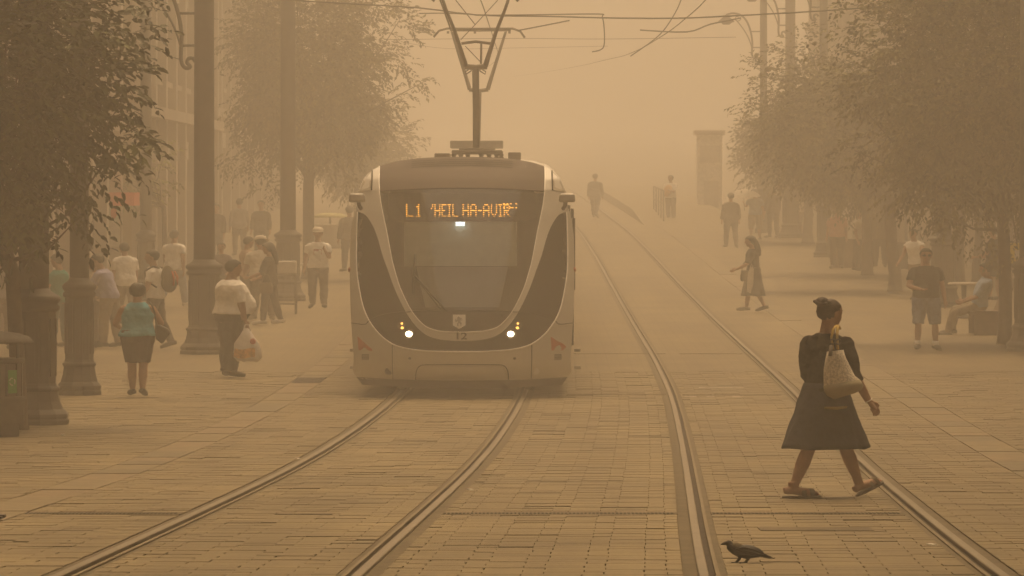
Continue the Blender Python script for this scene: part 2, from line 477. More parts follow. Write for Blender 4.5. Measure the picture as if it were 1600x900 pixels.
def glass_material(name, clear, tintc, rough=.03):
    m = bpy.data.materials.new(name); m.use_nodes = True
    N, L = m.node_tree.nodes, m.node_tree.links; N.clear()
    tr = N.new('ShaderNodeBsdfTransparent'); tr.inputs[0].default_value = tuple(tintc) + (1,)
    gl = N.new('ShaderNodeBsdfGlossy'); gl.inputs['Roughness'].default_value = rough; gl.inputs[0].default_value = (.9, .9, .9, 1)
    fr = N.new('ShaderNodeFresnel'); fr.inputs[0].default_value = 1.5
    ad = N.new('ShaderNodeMath'); ad.operation = 'ADD'; ad.inputs[1].default_value = 1 - clear; ad.use_clamp = True
    nz = N.new('ShaderNodeTexNoise'); nz.inputs['Scale'].default_value = 2.2; nz.inputs['Detail'].default_value = 4
    df = N.new('ShaderNodeBsdfDiffuse'); df.inputs[0].default_value = (.50, .48, .43, 1)
    mr = N.new('ShaderNodeMapRange'); mr.inputs[3].default_value = .05; mr.inputs[4].default_value = .15
    mx = N.new('ShaderNodeMixShader'); m2 = N.new('ShaderNodeMixShader'); o = N.new('ShaderNodeOutputMaterial')
    L.new(fr.outputs[0], ad.inputs[0]); L.new(ad.outputs[0], mx.inputs[0]); L.new(tr.outputs[0], mx.inputs[1]); L.new(gl.outputs[0], mx.inputs[2])
    L.new(nz.outputs[0], mr.inputs[0]); L.new(mr.outputs[0], m2.inputs[0]); L.new(mx.outputs[0], m2.inputs[1]); L.new(df.outputs[0], m2.inputs[2])
    L.new(m2.outputs[0], o.inputs[0])
    return m
m_screen = glass_material('windscreen_glass', .95, (.80, .80, .76))

tram = empty('tram', (at(TCX, 625, TY0 + .6).x, TY0 + .6, gz(TY0 + .6)), 'silver light rail tram with curved black-glass nose and lit headlights', 'tram')
C_in = both([(593, 299), (594.5, 312), (596, 322), (598.3, 334), (601, 347), (604.3, 362), (611, 398), (615, 416), (625, 449), (637, 475), (646, 490), (655, 501), (667, 511), (685, 517), (705, 518.7), (722, 519)])
C_out = both([(560, 299), (557.5, 315), (559.5, 331), (571, 336), (582, 352), (590, 372), (597, 397), (606, 422), (616, 450), (629, 478), (640, 497), (652, 512), (667, 524), (685, 530), (705, 532.3), (722, 532.6)])
B_in = both([(559.5, 331), (571, 336), (582, 352), (590, 372), (597, 397), (606, 422), (616, 450), (629, 478), (640, 497), (652, 512), (667, 524), (685, 530), (705, 532.3), (722, 532.6)])
B_out = both([(558.5, 332), (558, 345), (557.4, 365), (557, 385), (557, 407), (558, 427), (562, 455), (569, 484), (580, 506), (597, 526), (620, 540.5), (655, 547.5), (690, 549.3), (722, 549.6)])
S_out = both([(556.5, 326), (551, 345), (548, 367), (547, 388), (546.5, 410), (546.5, 430), (547, 458), (548, 488), (550, 522), (552.5, 556), (557, 589), (612, 592.5), (670, 594), (722, 594.5)])
L_out = both([(566, 601), (618, 604.5), (670, 606), (722, 606.5)]); L_in = both([(557, 589), (612, 592.5), (670, 594), (722, 594.5)])
recalc(curve_strip(C_in, C_out, 6).build('nose_band', m_silver, tram))
side_glass = recalc(curve_strip(B_in, B_out, 8).build('nose_glass', m_black, tram))
bumper = recalc(curve_strip(B_out, S_out, 8).build('bumper', m_silver, tram))
recalc(curve_strip(L_in, L_out, 3).build('under_lip', m_roofp, bumper))
line_on(B_out, .010, .006).build('trim_highlight_line', m_lightsil, side_glass)
line_on(C_in, .007, .006).build('trim_highlight_line', m_lightsil, tram)  # added pale line painting the highlight along the screen edge
# windscreen and what is behind it
def screen_half(y): return float(np.interp(y, [299, 312, 322, 334, 347, 362, 398, 416, 449, 475, 490, 501, 511, 517, 519], [129, 127.5, 126, 123.7, 121, 117.7, 111, 107, 97, 85, 76, 67, 55, 37, 4]))
def screen_patch(y0, y1, arch0, n, off=0.0, shrink=0.0):
    rings = []
    for i in range(n + 1):
        t = i / n; ring = []
        for j in range(25):
            q = j / 12 - 1
            y = y0 + (y1 - y0) * t + (1 - t) * (-arch0 * (1 - q * q))
            h = screen_half(max(299, y0 + (y1 - y0) * t)) - shrink
            ring.append(tp(TCX + q * h, y, off))
        rings.append(ring)
    return MB().loft(rings, False, True, False)
recalc(screen_patch(299, 486, 5, 24).build('windscreen', m_screen, tram))
dash = recalc(screen_patch(486.8, 518.5, 0, 12).build('nose_panel', m_panel, tram))
line_on([(643.5, 486.5), (722, 485.8), (800.5, 486.5)], .006, .004).build('seam', m_seam, dash)
line_on([(644, 487), (620, 488.5), (596, 492.5), (577, 501), (570, 506.5), (549, 504.5)], .006, .004).build('seam', m_seam, side_glass)
line_on(mirror([(644, 487), (620, 488.5), (596, 492.5), (577, 501), (570, 506.5), (549, 504.5)]), .006, .004).build('seam', m_seam, side_glass)
Yb = TY0 + 2.6
cab = MB()
b0, b1 = at(566, 590, Yb), at(878, 258, Yb)
zt = at(0, 302, Yb).z
cab.box(((b0.x + b1.x) / 2, Yb, (b0.z + zt) / 2), (b1.x - b0.x, .05, zt - b0.z))
cab.box(((b0.x + b1.x) / 2, Yb, (b1.z + zt) / 2), ((b1.x - b0.x) * .72, .05, b1.z - zt))
cab.box(((b0.x + b1.x) / 2, TY0 + 1.75, at(0, 492, TY0 + 1).z), (b1.x - b0.x - .5, 1.6, .05))
cab.build('cab_interior', m_cabin, tram)
rings = []
for i in range(7):
    y = 344 + (416 - 344) * i / 6
    rings.append([tp(px, y, -.10) for px in np.linspace(631, 808, 15)])
MB().loft(rings, False, True, False).build('sun_blind', m_blind, tram)
rings = [[tp(TCX + q * (72 - 14 * t), 417 + 64 * t, -.16 - .12 * t) for q in np.linspace(-1, 1, 11)] for t in np.linspace(0, 1, 5)]  # added pale panel imitating the grey reflection in the lower windscreen
MB().loft(rings, False, True, False).build('screen_reflection', mat('screen_reflection_grey', (.55, .55, .52), .8, var=.08, scale=3), tram)
rings = [[tp(px, y, -.07) for px in np.linspace(617, 827, 15)] for y in (338, 346)]
MB().loft(rings, False, True, False).build('blind_rail', m_roofp, tram)
board = MB(); rings = [[tp(px, y, -.09) for px in np.linspace(606, 838, 15)] for y in np.linspace(301, 343, 5)]
board = board.loft(rings, False, True, False).build('display_board', mat('display_board', (.05, .043, .034), .7), tram)
FONT = {'L': 'X....|X....|X....|X....|X....|X....|XXXXX', '1': '..X..|.XX..|..X..|..X..|..X..|..X..|.XXX.', "'": '.X|.X|X.|..|..|..|..',
        'H': 'X...X|X...X|X...X|XXXXX|X...X|X...X|X...X', 'E': 'XXXX|X...|X...|XXX.|X...|X...|XXXX', 'I': 'XXX|.X.|.X.|.X.|.X.|.X.|XXX', 'A': '.XXX.|X...X|X...X|XXXXX|X...X|X...X|X...X',
        '-': '...|...|...|XXX|...|...|...', 'V': 'X...X|X...X|X...X|X...X|X...X|.X.X.|..X..', 'R': 'XXXX.|X...X|X...X|XXXX.|X.X..|X..X.|X...X', '"': 'X.X.X..X|........|X.X.XX.X|........|........|........|........'}
led = MB()
def led_text(s, x0, x1, y0=318.5, y1=339.5):
    cols = sum(len(FONT[c].split('|')[0]) + 1 for c in s) - 1
    w = (x1 - x0) / cols; h = (y1 - y0) / 7; x = x0
    for c in s:
        rows = FONT[c].split('|')
        for r, row in enumerate(rows):
            for q, ch in enumerate(row):
                if ch == 'X':
                    a, b, t, u = x + q * w + w * .04, x + q * w + w * .96, y0 + r * h + h * .26, y0 + r * h + h * .74
                    led.add([tp(a, t, -.075), tp(b, t, -.075), tp(b, u, -.075), tp(a, u, -.075)], [(0, 1, 2, 3)], False)
        x += (len(rows[0]) + 1) * w
led_text('L1', 634, 659.5); led_text("'HEIL", 673, 716); led_text('HA-AVIR', 722.5, 797); led_text('"', 786, 808, 317, 338)
led.build('display_lettering', m_led, board, kind='stuff')
MB().box(tp(719, 350, -.02), (.125, .02, .055)).build('cab_lamp', m_strobe, tram)
# shield with a rampant lion, fleet number
sh = [(707.5, 491.5), (727.5, 491.5), (727.5, 508), (722, 511.5), (717.5, 514), (713, 511.5), (707.5, 508)]
MB().poly([tp(722 + (x - 717.5) * 1.22 - 4.5, 502 + (y - 502) * 1.18, .006) for x, y in sh], (0, .02, 0)).build('shield_rim', m_panel, dash)
shield = MB().poly([tp(x, y, .014) for x, y in sh], (0, .02, 0)).build('shield', m_white, dash)
lion = [(714.2, 496.3), (716.2, 494.6), (718.6, 495.2), (719.2, 497.2), (721.6, 496.2), (722, 497.2), (719.8, 498.9), (722.8, 499.4), (722.9, 500.5), (719.7, 500.7), (719.4, 502.6), (721.4, 504.6), (720.6, 507.8), (721.8, 508.6), (719.4, 508.8), (719.2, 505.6), (717.2, 504.4), (715.8, 506.4), (716.6, 509.2), (714.6, 509), (714.2, 505.8), (715.6, 503.6), (715, 501.4), (712.6, 503.6), (711, 501), (712, 497.4), (713, 497.8), (712.3, 500.6), (714.4, 499.2)]
MB().poly([tp(x, y, .018) for x, y in lion], (0, .006, 0)).build('lion_emblem', mat('emblem_grey', (.33, .31, .28), .6), shield)
fc = bpy.data.curves.new('fleet_number', 'FONT'); fc.body = '12'; fc.size = .155; fc.extrude = .002; fc.align_x = 'CENTER'; fc.align_y = 'CENTER'; fc.offset = .003
fo = bpy.data.objects.new('fleet_number', fc); COL.objects.link(fo); fo.parent = tram
fo.location = tp(720, 525.5, .006) - origin_of(tram); fo.rotation_euler = (R(88), 0, 0); fo.scale = (1.15, .86, 1); fc.materials.append(m_seam)
bpy.context.view_layer.update()
fm = bpy.data.meshes.new_from_object(fo.evaluated_get(bpy.context.evaluated_depsgraph_get()))
fn = bpy.data.objects.new('fleet_number', fm); COL.objects.link(fn); fn.parent = tram; fn.location = fo.location; fn.rotation_euler = fo.rotation_euler; fn.scale = fo.scale
bpy.data.objects.remove(fo); fn.name = 'fleet_number'
# lamps
def disc(px, py, r, off, m, name, parent, n=20, dep=.02, sx=KX):
    c = tp(px, py, off)
    return MB().poly([(c.x + sx * r * math.cos(2 * math.pi * k / n), c.y, c.z + r * math.sin(2 * math.pi * k / n)) for k in range(n)], (0, dep, 0)).build(name, m, parent)
for s in (-1, 1):
    X = lambda d: TCX - 3.5 + s * d
    ring = disc(X(79.5), 522, .064, .02, mat('lamp_ring', (.55, .50, .42), .25, .8), 'headlight', tram, dep=.06)
    disc(X(79.5), 521.8, .039, .026, m_lamp, 'lens', ring)
    r2 = disc(X(90.5), 508.5, .055, .02, m_panel, 'marker_light', tram, dep=.06)
    disc(X(90.5), 505.4, .014, .03, m_amber, 'lens', r2); disc(X(90), 512.2, .018, .03, m_amber, 'lens', r2)
    disc(TCX + s * 82, 560, .018, .008, m_under, 'bumper_plug', bumper, 12)
    q = disc(TCX + s * 114.5, 580, .048, .010, m_under if s < 0 else m_silver, 'towing_eye_cap', bumper, 16)
    disc(TCX + s * 65 - 3, 492.5, .018, .008, m_under, 'sensor', dash, 10)
    line_on([(TCX + s * 109, 538.5), (TCX + s * 109, 560), (TCX + s * 108, 593)], .005).build('seam', m_seam, bumper)
    # red sticker and the small dark lettering below it
    st = [(558.5, 525.5), (570, 536), (582, 546.5), (581, 548), (560.5, 547)] if s < 0 else [(860.5, 526), (871, 533), (880, 537), (884.5, 542), (880, 547), (862, 547.5)]
    rd = MB().poly([tp(x, y, .006) for x, y in st], (0, .004, 0)).build('sticker', m_red, bumper)
    for g in range(4):
        x0 = (565.5 if s < 0 else 866.5) + g * 2.9
        for (a, b, c, d) in ((0, 553.5, .7, 562.5), (1.5, 553.5, 2.1, 562.5), (0, 553.5, 2.1, 555), (0, 558, 2.1, 559.2)):
            MB().poly([tp(x0 + a, b, .005), tp(x0 + c, b, .005), tp(x0 + c, d, .005), tp(x0 + a, d, .005)], (0, .004, 0)).build('lettering', m_seam, rd)
    # mirror on its arm
    mx = tp(TCX + s * 160, 309); ex = TCX + s * 164
    c = at(ex, 309, TY0 + .95)
    mo = MB().box(c, (.24, .17, .125), taper=.86).build('mirror_housing', m_mirror, tram); bevel(mo, .035, 3)
    MB().tube([c + Vector((-s * .02, 0, -.05)), at(TCX + s * 161, 321, TY0 + 1.05), at(TCX + s * 158, 326, TY0 + 1.15)], .028, 8).build('arm', m_roofp, mo)
    # quarter window and corner panel
    corner_a = [(593, 299), (592.5, 285), (592.5, 272), (593, 260)]; corner_b = [(560, 299), (564, 288), (570, 277), (584, 264)]
    win = [(581.5, 266.5), (581, 281), (580.5, 296.5), (572, 298), (562.5, 298.5), (567, 284), (573.5, 274)]
    if s > 0: corner_a, corner_b, win = mirror(corner_a), mirror(corner_b), mirror(win)
    recalc(curve_strip(corner_a, corner_b, 5).build('corner_panel', m_silver, tram))
    line_on(corner_a, .007).build('trim_highlight_line', m_lightsil, tram)
    pts = [tp(x, y, .012) for x, y in win]
    qw = MB(); qw.add(pts + [sum(pts, Vector()) / len(pts)], [(i, (i + 1) % len(pts), len(pts)) for i in range(len(pts))], False)
    qw.build('quarter_window', mat('quarter_glass', (.42, .38, .31), .15, 0, var=.05), tram)  # pale base colour paints the sky reflection into the glass
    line_on(win[:3], .010, .014, 3).build('window_rim', m_seam, tram)
# towing hatch
line_on([(649.5, 593.5), (650, 583), (652.5, 575.5), (658, 571), (668, 570), (722, 569.5), (776, 570), (786, 571), (791.5, 575.5), (794, 583), (794.5, 593.5)], .006, .004, 5).build('hatch_seam', m_seam, bumper)
rings = []
for i in range(7):
    t = i / 6
    rings.append([tp(TCX + q * (64 + 5 * t), 573 + 20 * t, .006 + .05 * math.sin(math.pi * (.15 + .6 * t)) * (1 - abs(q) ** 4)) for q in np.linspace(-1, 1, 17)])
recalc(MB().loft(rings, False, True, False).build('towing_hatch', m_silver, bumper))
# roof cowl with louvres
top = both([(593, 260), (606, 255.5), (620, 252), (645, 248.3), (675, 246), (700, 245.2), (722, 245)])
low = both([(593, 299), (606, 298), (620, 297), (645, 295.6), (675, 294.6), (700, 294.1), (722, 294)])
cowl = recalc(curve_strip(top, low, 10).build('roof_cowl', m_roofp, tram))
line_on(low, .007, .004, 3).build('seam', m_seam, cowl)
for k in range(4):
    y = 0.0 + k * 3.1
    pts = [(px, 249.3 + y + .9 * abs((px - 722) / 79) ** 2 * 3.4) for px in np.linspace(643, 801, 9)]
    rings = [[tp(px, py - .9, .012) for px, py in pts], [tp(px, py + .9, .012) for px, py in pts]]
    MB().loft(rings, False, True, False).build('louvre', m_seam if k % 2 else m_under, cowl)
# body sides and roof behind the nose
outl = both([(566, 601), (557, 589), (552.5, 556), (550, 522), (548, 488), (547, 458), (546.5, 430), (546.5, 410), (547, 388), (548, 367), (551, 345), (556.5, 326), (560, 299), (570, 277), (584, 264), (593, 260), (620, 252), (675, 246), (722, 245)])
TAIL = 106.0
tail_dx = (tc(TAIL) - tc(TY0 + 1))
r0 = [tp(*p) for p in outl]
def back(p, Y):
    t = (Y - TY0) / (TAIL - TY0)
    return Vector((p.x + tail_dx * t * 1.0, Y, p.z + gz(Y) - gz(TY0)))
rings = [r0] + [[back(p, max(Y, p.y + .05)) for p in r0] for Y in (68.4, 76, 84, 92, 100, TAIL)]
recalc(MB().loft(rings, False, True, False).build('body_shell', m_silver, tram))
e = MB(); e.add([back(p, TAIL) for p in r0], [tuple(range(len(r0)))], False); e.build('rear_end', m_silver, tram)
lo, hi = r0[0], r0[-1]
MB().box(((lo.x + hi.x) / 2 + tail_dx / 2, (TAIL + TY0 + .9) / 2, .30 + .05), (2.75, TAIL - TY0 - 1.6, .10), rz=-math.atan(tail_dx / (TAIL - TY0))).build('underframe', m_under, tram)
for k, Y in enumerate((69.5, 80, 90.5, 101)):
    for s in (-1, 1):
        for d in (-.9, .9):
            c = Vector((tc(Y) - 3.8 + s * .86, Y + d, gz(Y) + .335))
            w = MB(); n = 20
            w.poly([(c.x, c.y + .30 * math.cos(2 * math.pi * q / n), c.z + .30 * math.sin(2 * math.pi * q / n)) for q in range(n)], (s * .09, 0, 0)); w.build('wheel', m_under, tram)
for s in (-1, 1):
    xs_ = lambda Y: (r0[7] if s < 0 else r0[-8]).x + tail_dx * (Y - TY0) / (TAIL - TY0) + s * .004
    for k in range(11):
        Y = 70.3 + k * 3.2
        door = k in (1, 4, 7, 10)
        zc = gz(Y) + (1.55 if door else 1.95)
        o = MB().box((xs_(Y), Y + 1.3, zc), (.04, 2.0 if door else 2.5, 2.1 if door else 1.05)).build('door' if door else 'window', m_black, tram)
        if door:
            for dy in (-.5, .5): MB().box((xs_(Y) + s * .02, Y + 1.3 + dy, zc), (.03, .05, 2.0)).build('door_edge', m_lightsil, o)
    for Y in (78.5, 89, 99.5):
        MB().box((xs_(Y), Y - .25, gz(Y) + 1.5), (.01, .45, 2.1)).build('articulation_bellows', m_rubber, tram)
    for zz, nm in ((.55, 'side_marker'), (.30, 'side_marker')):
        MB().box((xs_(70) + s * .03, 68.6, gz(68) + zz + .05), (.09, .12, .045)).build(nm, m_mirror, tram)
    c = at(547.5 if s < 0 else 896.5, 421.5, TY0 + 1.2)
    MB().ell(c, (.035, .05, .04)).build('side_repeater', mat('repeater_orange', (.42, .12, .05), .4), tram)
# wiper
wp = MB().tube([tp(648.5, 397, .03), tp(646.5, 425, .035), tp(644.5, 458, .03)], [.010, .022, .012], 6).build('wiper_blade', m_rubber, tram)
MB().tube([tp(649, 431, .05), tp(664, 448, .05), tp(698, 486, .03)], .012, 6).build('wiper_arm', m_rubber, wp)
MB().tube([tp(645, 432, .05), tp(658, 444, .05), tp(691, 486, .03)], .008, 6).build('wiper_arm', m_rubber, wp)
# roof equipment and the two pantographs
m_eq = mat('roof_equipment', (.14, .12, .10), .7, .3, var=.2)
m_panto = mat('pantograph_steel', (.13, .11, .09), .55, .5, var=.15)
def rod(Y, pts, r, name, parent, m=m_panto, n=8):
    return MB().tube([at(p[0], p[1], Y + (p[2] if len(p) > 2 else 0)) for p in pts], r, n).build(name, m, parent)
Y1 = 78.0
fr = MB(); c0, c1 = at(706, 237, Y1), at(785, 237, Y1)
fr.box(((c0.x + c1.x) / 2, Y1, at(0, 238, Y1).z), ((c1 - c0).x, .5, .07)); fr.box(((c0.x + c1.x) / 2, Y1 + .1, at(0, 234, Y1).z), ((c1 - c0).x * .72, .4, .06))
pb = bevel(fr.build('pantograph_base', m_eq, tram), .02)
for px in (709, 720, 731, 752, 764, 776, 783):
    q = MB(); p = at(px, 248, Y1); q.lathe((p.x, p.y, p.z), [(.03, 0), (.045, .02), (.03, .04), (.045, .06), (.03, .08), (.03, .12)], 10); q.build('insulator', m_eq, pb)
for px, py, w, h in ((692, 245, 24, 5), (804, 244.5, 20, 6)):
    p = at(px, py, 82.0); bevel(MB().box(p, (w * 82 / F, 1.6, h * 2 * 82 / F)).build('roof_box', m_roofp, tram), .02)
# near pantograph
rod(Y1, [(744, 240), (744, 170), (743, 107)], .056, 'lower_arm', pb, n=10)
rod(Y1, [(726, 104), (743, 105.5), (761, 104)], .045, 'knee_tube', pb, n=10)
for s in (-1, 1):
    rod(Y1, [(743 + s * 15, 104), (743 + s * 20, 88), (743 + s * 32, 50), (743 + s * 46, 15), (743 + s * 54, -9)], [.044, .038, .030, .026, .024], 'upper_arm', pb)
    rod(Y1, [(743 + s * 6, 110), (743 + s * 10, 113), (743 + s * 15, 116), (743 + s * 16, 112), (743 + s * 11, 109)], .010, 'cable_loop', pb, m_rubber, 6)
rod(Y1, [(721, 68), (743, 65), (767, 68)], .024, 'cross_tube', pb); rod(Y1, [(752, 67), (751.5, 100)], .018, 'guide_rod', pb)
rod(Y1, [(687, -2), (704, 45)], .014, 'guide_rod', pb); rod(Y1, [(712, 0), (742, 38)], .008, 'brace_wire', pb); rod(Y1, [(778, 0), (741, 40), (720, 62)], .007, 'brace_wire', pb); rod(Y1, [(727, 72), (752, 98)], .007, 'brace_wire', pb)
rod(Y1, [(676, 2), (684, -8), (700, -11), (786, -11), (802, -8), (810, 2)], .026, 'collector_head', pb)
# pantograph of the rear half
Y2 = 100.0
pb2 = bevel(MB().box(at(745, 226, Y2), (1.1, .8, .16)).build('pantograph_base', m_eq, tram), .02)
rod(Y2, [(746, 226), (748, 142)], .06, 'lower_arm', pb2, n=10); rod(Y2, [(733, 140), (748, 142), (763, 140)], .04, 'knee_tube', pb2)
for s in (-1, 1):
    rod(Y2, [(748 + s * 14, 140), (748 + s * 20, 120), (748 + s * 42, 50)], [.045, .04, .026], 'upper_arm', pb2)
    rod(Y2, [(748 + s * 15, 132), (748 + s * 36, 72), (748 + s * 43, 49)], .015, 'guide_rod', pb2)
rod(Y2, [(677.5, 58), (686, 48), (699, 44.5), (748, 45), (801, 44.5), (813, 49), (820, 59)], .024, 'collector_head', pb2); rod(Y2, [(703, 47.5), (748, 48), (798, 47.5)], .018, 'collector_head', pb2)
for px in (700, 742, 796): MB().box(at(px, 50.5, Y2), (.05, .05, .05)).build('spring_box', m_panto, pb2)
# ------------------------------------------------------------------ buildings
m_wall = mat('limestone_wall', (.40, .33, .22), .85, var=.14, scale=.7, bump=.2)
m_trimst = mat('limestone_trim', (.47, .41, .33), .8, var=.10, scale=1.2)
m_pane = mat('window_pane', (.045, .040, .034), .15, var=.2, spec=.5)
m_wframe = mat('window_frame', (.16, .12, .08), .6, var=.15)
m_awn = mat('awning_red', (.66, .13, .06), .7, var=.12)
m_shop = mat('shop_dark', (.06, .05, .042), .4, var=.3)
m_signw = mat('sign_white', (.62, .58, .50), .6, var=.1)
def building(xf, y0, y1, h, side, label, name='stone_building', storey=4.6, bay=4.2, group=None):
    """a street front at x = xf; side = +1 when it faces +x"""
    zb = min(gz(y0), gz(y1)) - .3
    e = empty(name, (xf, (y0 + y1) / 2, gz((y0 + y1) / 2)), label, 'building', group)
    MB().box((xf - side * 7, (y0 + y1) / 2, zb + (h + .3) / 2), (14, y1 - y0, h + .3)).build('wall', m_wall, e)
    nb = int((y1 - y0) / bay); bw = (y1 - y0) / nb
    for k in range(nb + 1):
        y = y0 + k * bw
        MB().box((xf + side * .16, min(max(y, y0 + .3), y1 - .3), zb + h / 2), (.36, .6, h - .1)).build('pilaster', m_trimst, e)
    ns = int((h - .5) / storey)
    for f in range(1, ns + 1):
        z = zb + .3 + f * storey
        MB().box((xf + side * .24, (y0 + y1) / 2, z - .15), (.52, y1 - y0 + .2, .28)).build('cornice', m_trimst, e)
    MB().box((xf + side * .38, (y0 + y1) / 2, zb + h - .2), (.8, y1 - y0 + .5, .5)).build('parapet', m_trimst, e)
    for f in range(0, ns):
        for k in range(nb):
            yc = y0 + (k + .5) * bw; z0 = zb + .3 + f * storey
            if f == 0:
                w = MB().box((xf + side * .03, yc, z0 + 1.65 + gz(yc) - zb - .3), (.08, bw - 1.1, 3.1)).build('shop_window', m_shop, e)
                MB().box((xf + side * .10, yc, z0 + 3.3 + gz(yc) - zb - .3), (.16, bw - .8, .5)).build('fascia', m_signw if k % 3 else m_wframe, e)
                for dy in (-.8, .8): MB().box((xf + side * .08, yc + dy, z0 + 1.65 + gz(yc) - zb - .3), (.08, .09, 3.0)).build('mullion', m_wframe, w)
            else:
                w = MB().box((xf + side * .03, yc, z0 + 1.9), (.08, 1.3, 2.3)).build('window', m_pane, e)
                for dy in (-.68, 0, .68): MB().box((xf + side * .07, yc + dy, z0 + 1.9), (.10, .09, 2.36)).build('frame', m_wframe, w)
                MB().box((xf + side * .14, yc, z0 + .68), (.30, 1.8, .14)).build('sill', m_trimst, w)
                MB().box((xf + side * .10, yc, z0 + 3.2), (.22, 1.8, .26)).build('lintel', m_trimst, w)
    return e
building(-9.9, 78, 118, 15, 1, 'pale limestone shop building beside the near tree')
building(-9.5, 120, 150, 14, 1, 'limestone building with pilasters behind the tall dark post', bay=3.6)
building(-10.2, 153, 215, 16, 1, 'hazy stone building far up the street behind the bushy tree', bay=5)
building(13.6, 96, 140, 15, -1, 'stone building standing behind the row of trees and the seated man')
building(13.0, 143, 205, 14, -1, 'hazy stone building beyond the umbrella couple', bay=5)
building(-9.9, -26, 75, 24, 1, 'unseen long stone building added to shade the near street before the litter bin', bay=8)  # unseen street front added to shade the air near the camera
building(13.6, -26, 94, 24, -1, 'unseen long stone building added to shade the near street before the seated man', bay=8)  # unseen opposite front, added for the same near shade
# red awning and shop sign on the near left building
def shop_awning(px, py, Y, w, h, m, label, name='awning'):
    c = at(px, py, Y)
    e = empty(name, (c.x, c.y, c.z - h / 2), label, 'awning')
    q = MB(); q.add([(c.x - w / 2, c.y - .9, c.z - h * .5), (c.x + w / 2, c.y - .9, c.z - h * .5), (c.x + w / 2, c.y - .75, c.z + h * .5), (c.x - w / 2, c.y - .75, c.z + h * .5),
                     (c.x - w / 2, c.y + .9, c.z - h * .5), (c.x + w / 2, c.y + .9, c.z - h * .5), (c.x + w / 2, c.y + .9, c.z + h * .5), (c.x - w / 2, c.y + .9, c.z + h * .5)],
                    [(0, 1, 2, 3), (1, 5, 6, 2), (2, 6, 7, 3), (4, 0, 3, 7), (0, 4, 5, 1)], False)
    q.build('canvas', m, e)
    for s in (-1, 1): MB().tube([(c.x + s * w * .45, c.y - .8, c.z - h * .45), (c.x + s * w * .45, c.y + .8, c.z - h * .9)], .02, 6).build('stay', m_wframe, e)
    return e
shop_awning(194, 311, 117, .62, .32, m_awn, 'small red shop awning behind the near tree')
c = at(178, 350, 116.5)
sg = empty('shop_sign', (c.x, c.y, c.z - .35), 'narrow pale shop sign with a red round mark under the awning', 'sign')
MB().box(c, (.28, .06, 1.1)).build('panel', m_signw, sg)
n = 14
MB().poly([(c.x + .08 * math.cos(2 * math.pi * k / n), c.y - .034, c.z + .27 + .15 * math.sin(2 * math.pi * k / n)) for k in range(n)], (0, -.006, 0)).build('round_mark', m_awn, sg)
MB().box(c + Vector((0, .3, .35)), (.03, .6, .03)).build('bracket', m_wframe, sg)
# panelled shop door seen behind the lilac-shirted man
c = on_ground(205, 448); c.y += .2
dr = empty('shop_door', c, 'pale panelled shop door standing open under the red awning', 'door')
MB().box(c + Vector((0, 0, 1.05)), (.62, .06, 2.1)).build('leaf_frame', m_trimst, dr)
for k in range(3): MB().box(c + Vector((0, -.035, .42 + k * .66)), (.44, .02, .54)).build('panel', m_signw, dr)

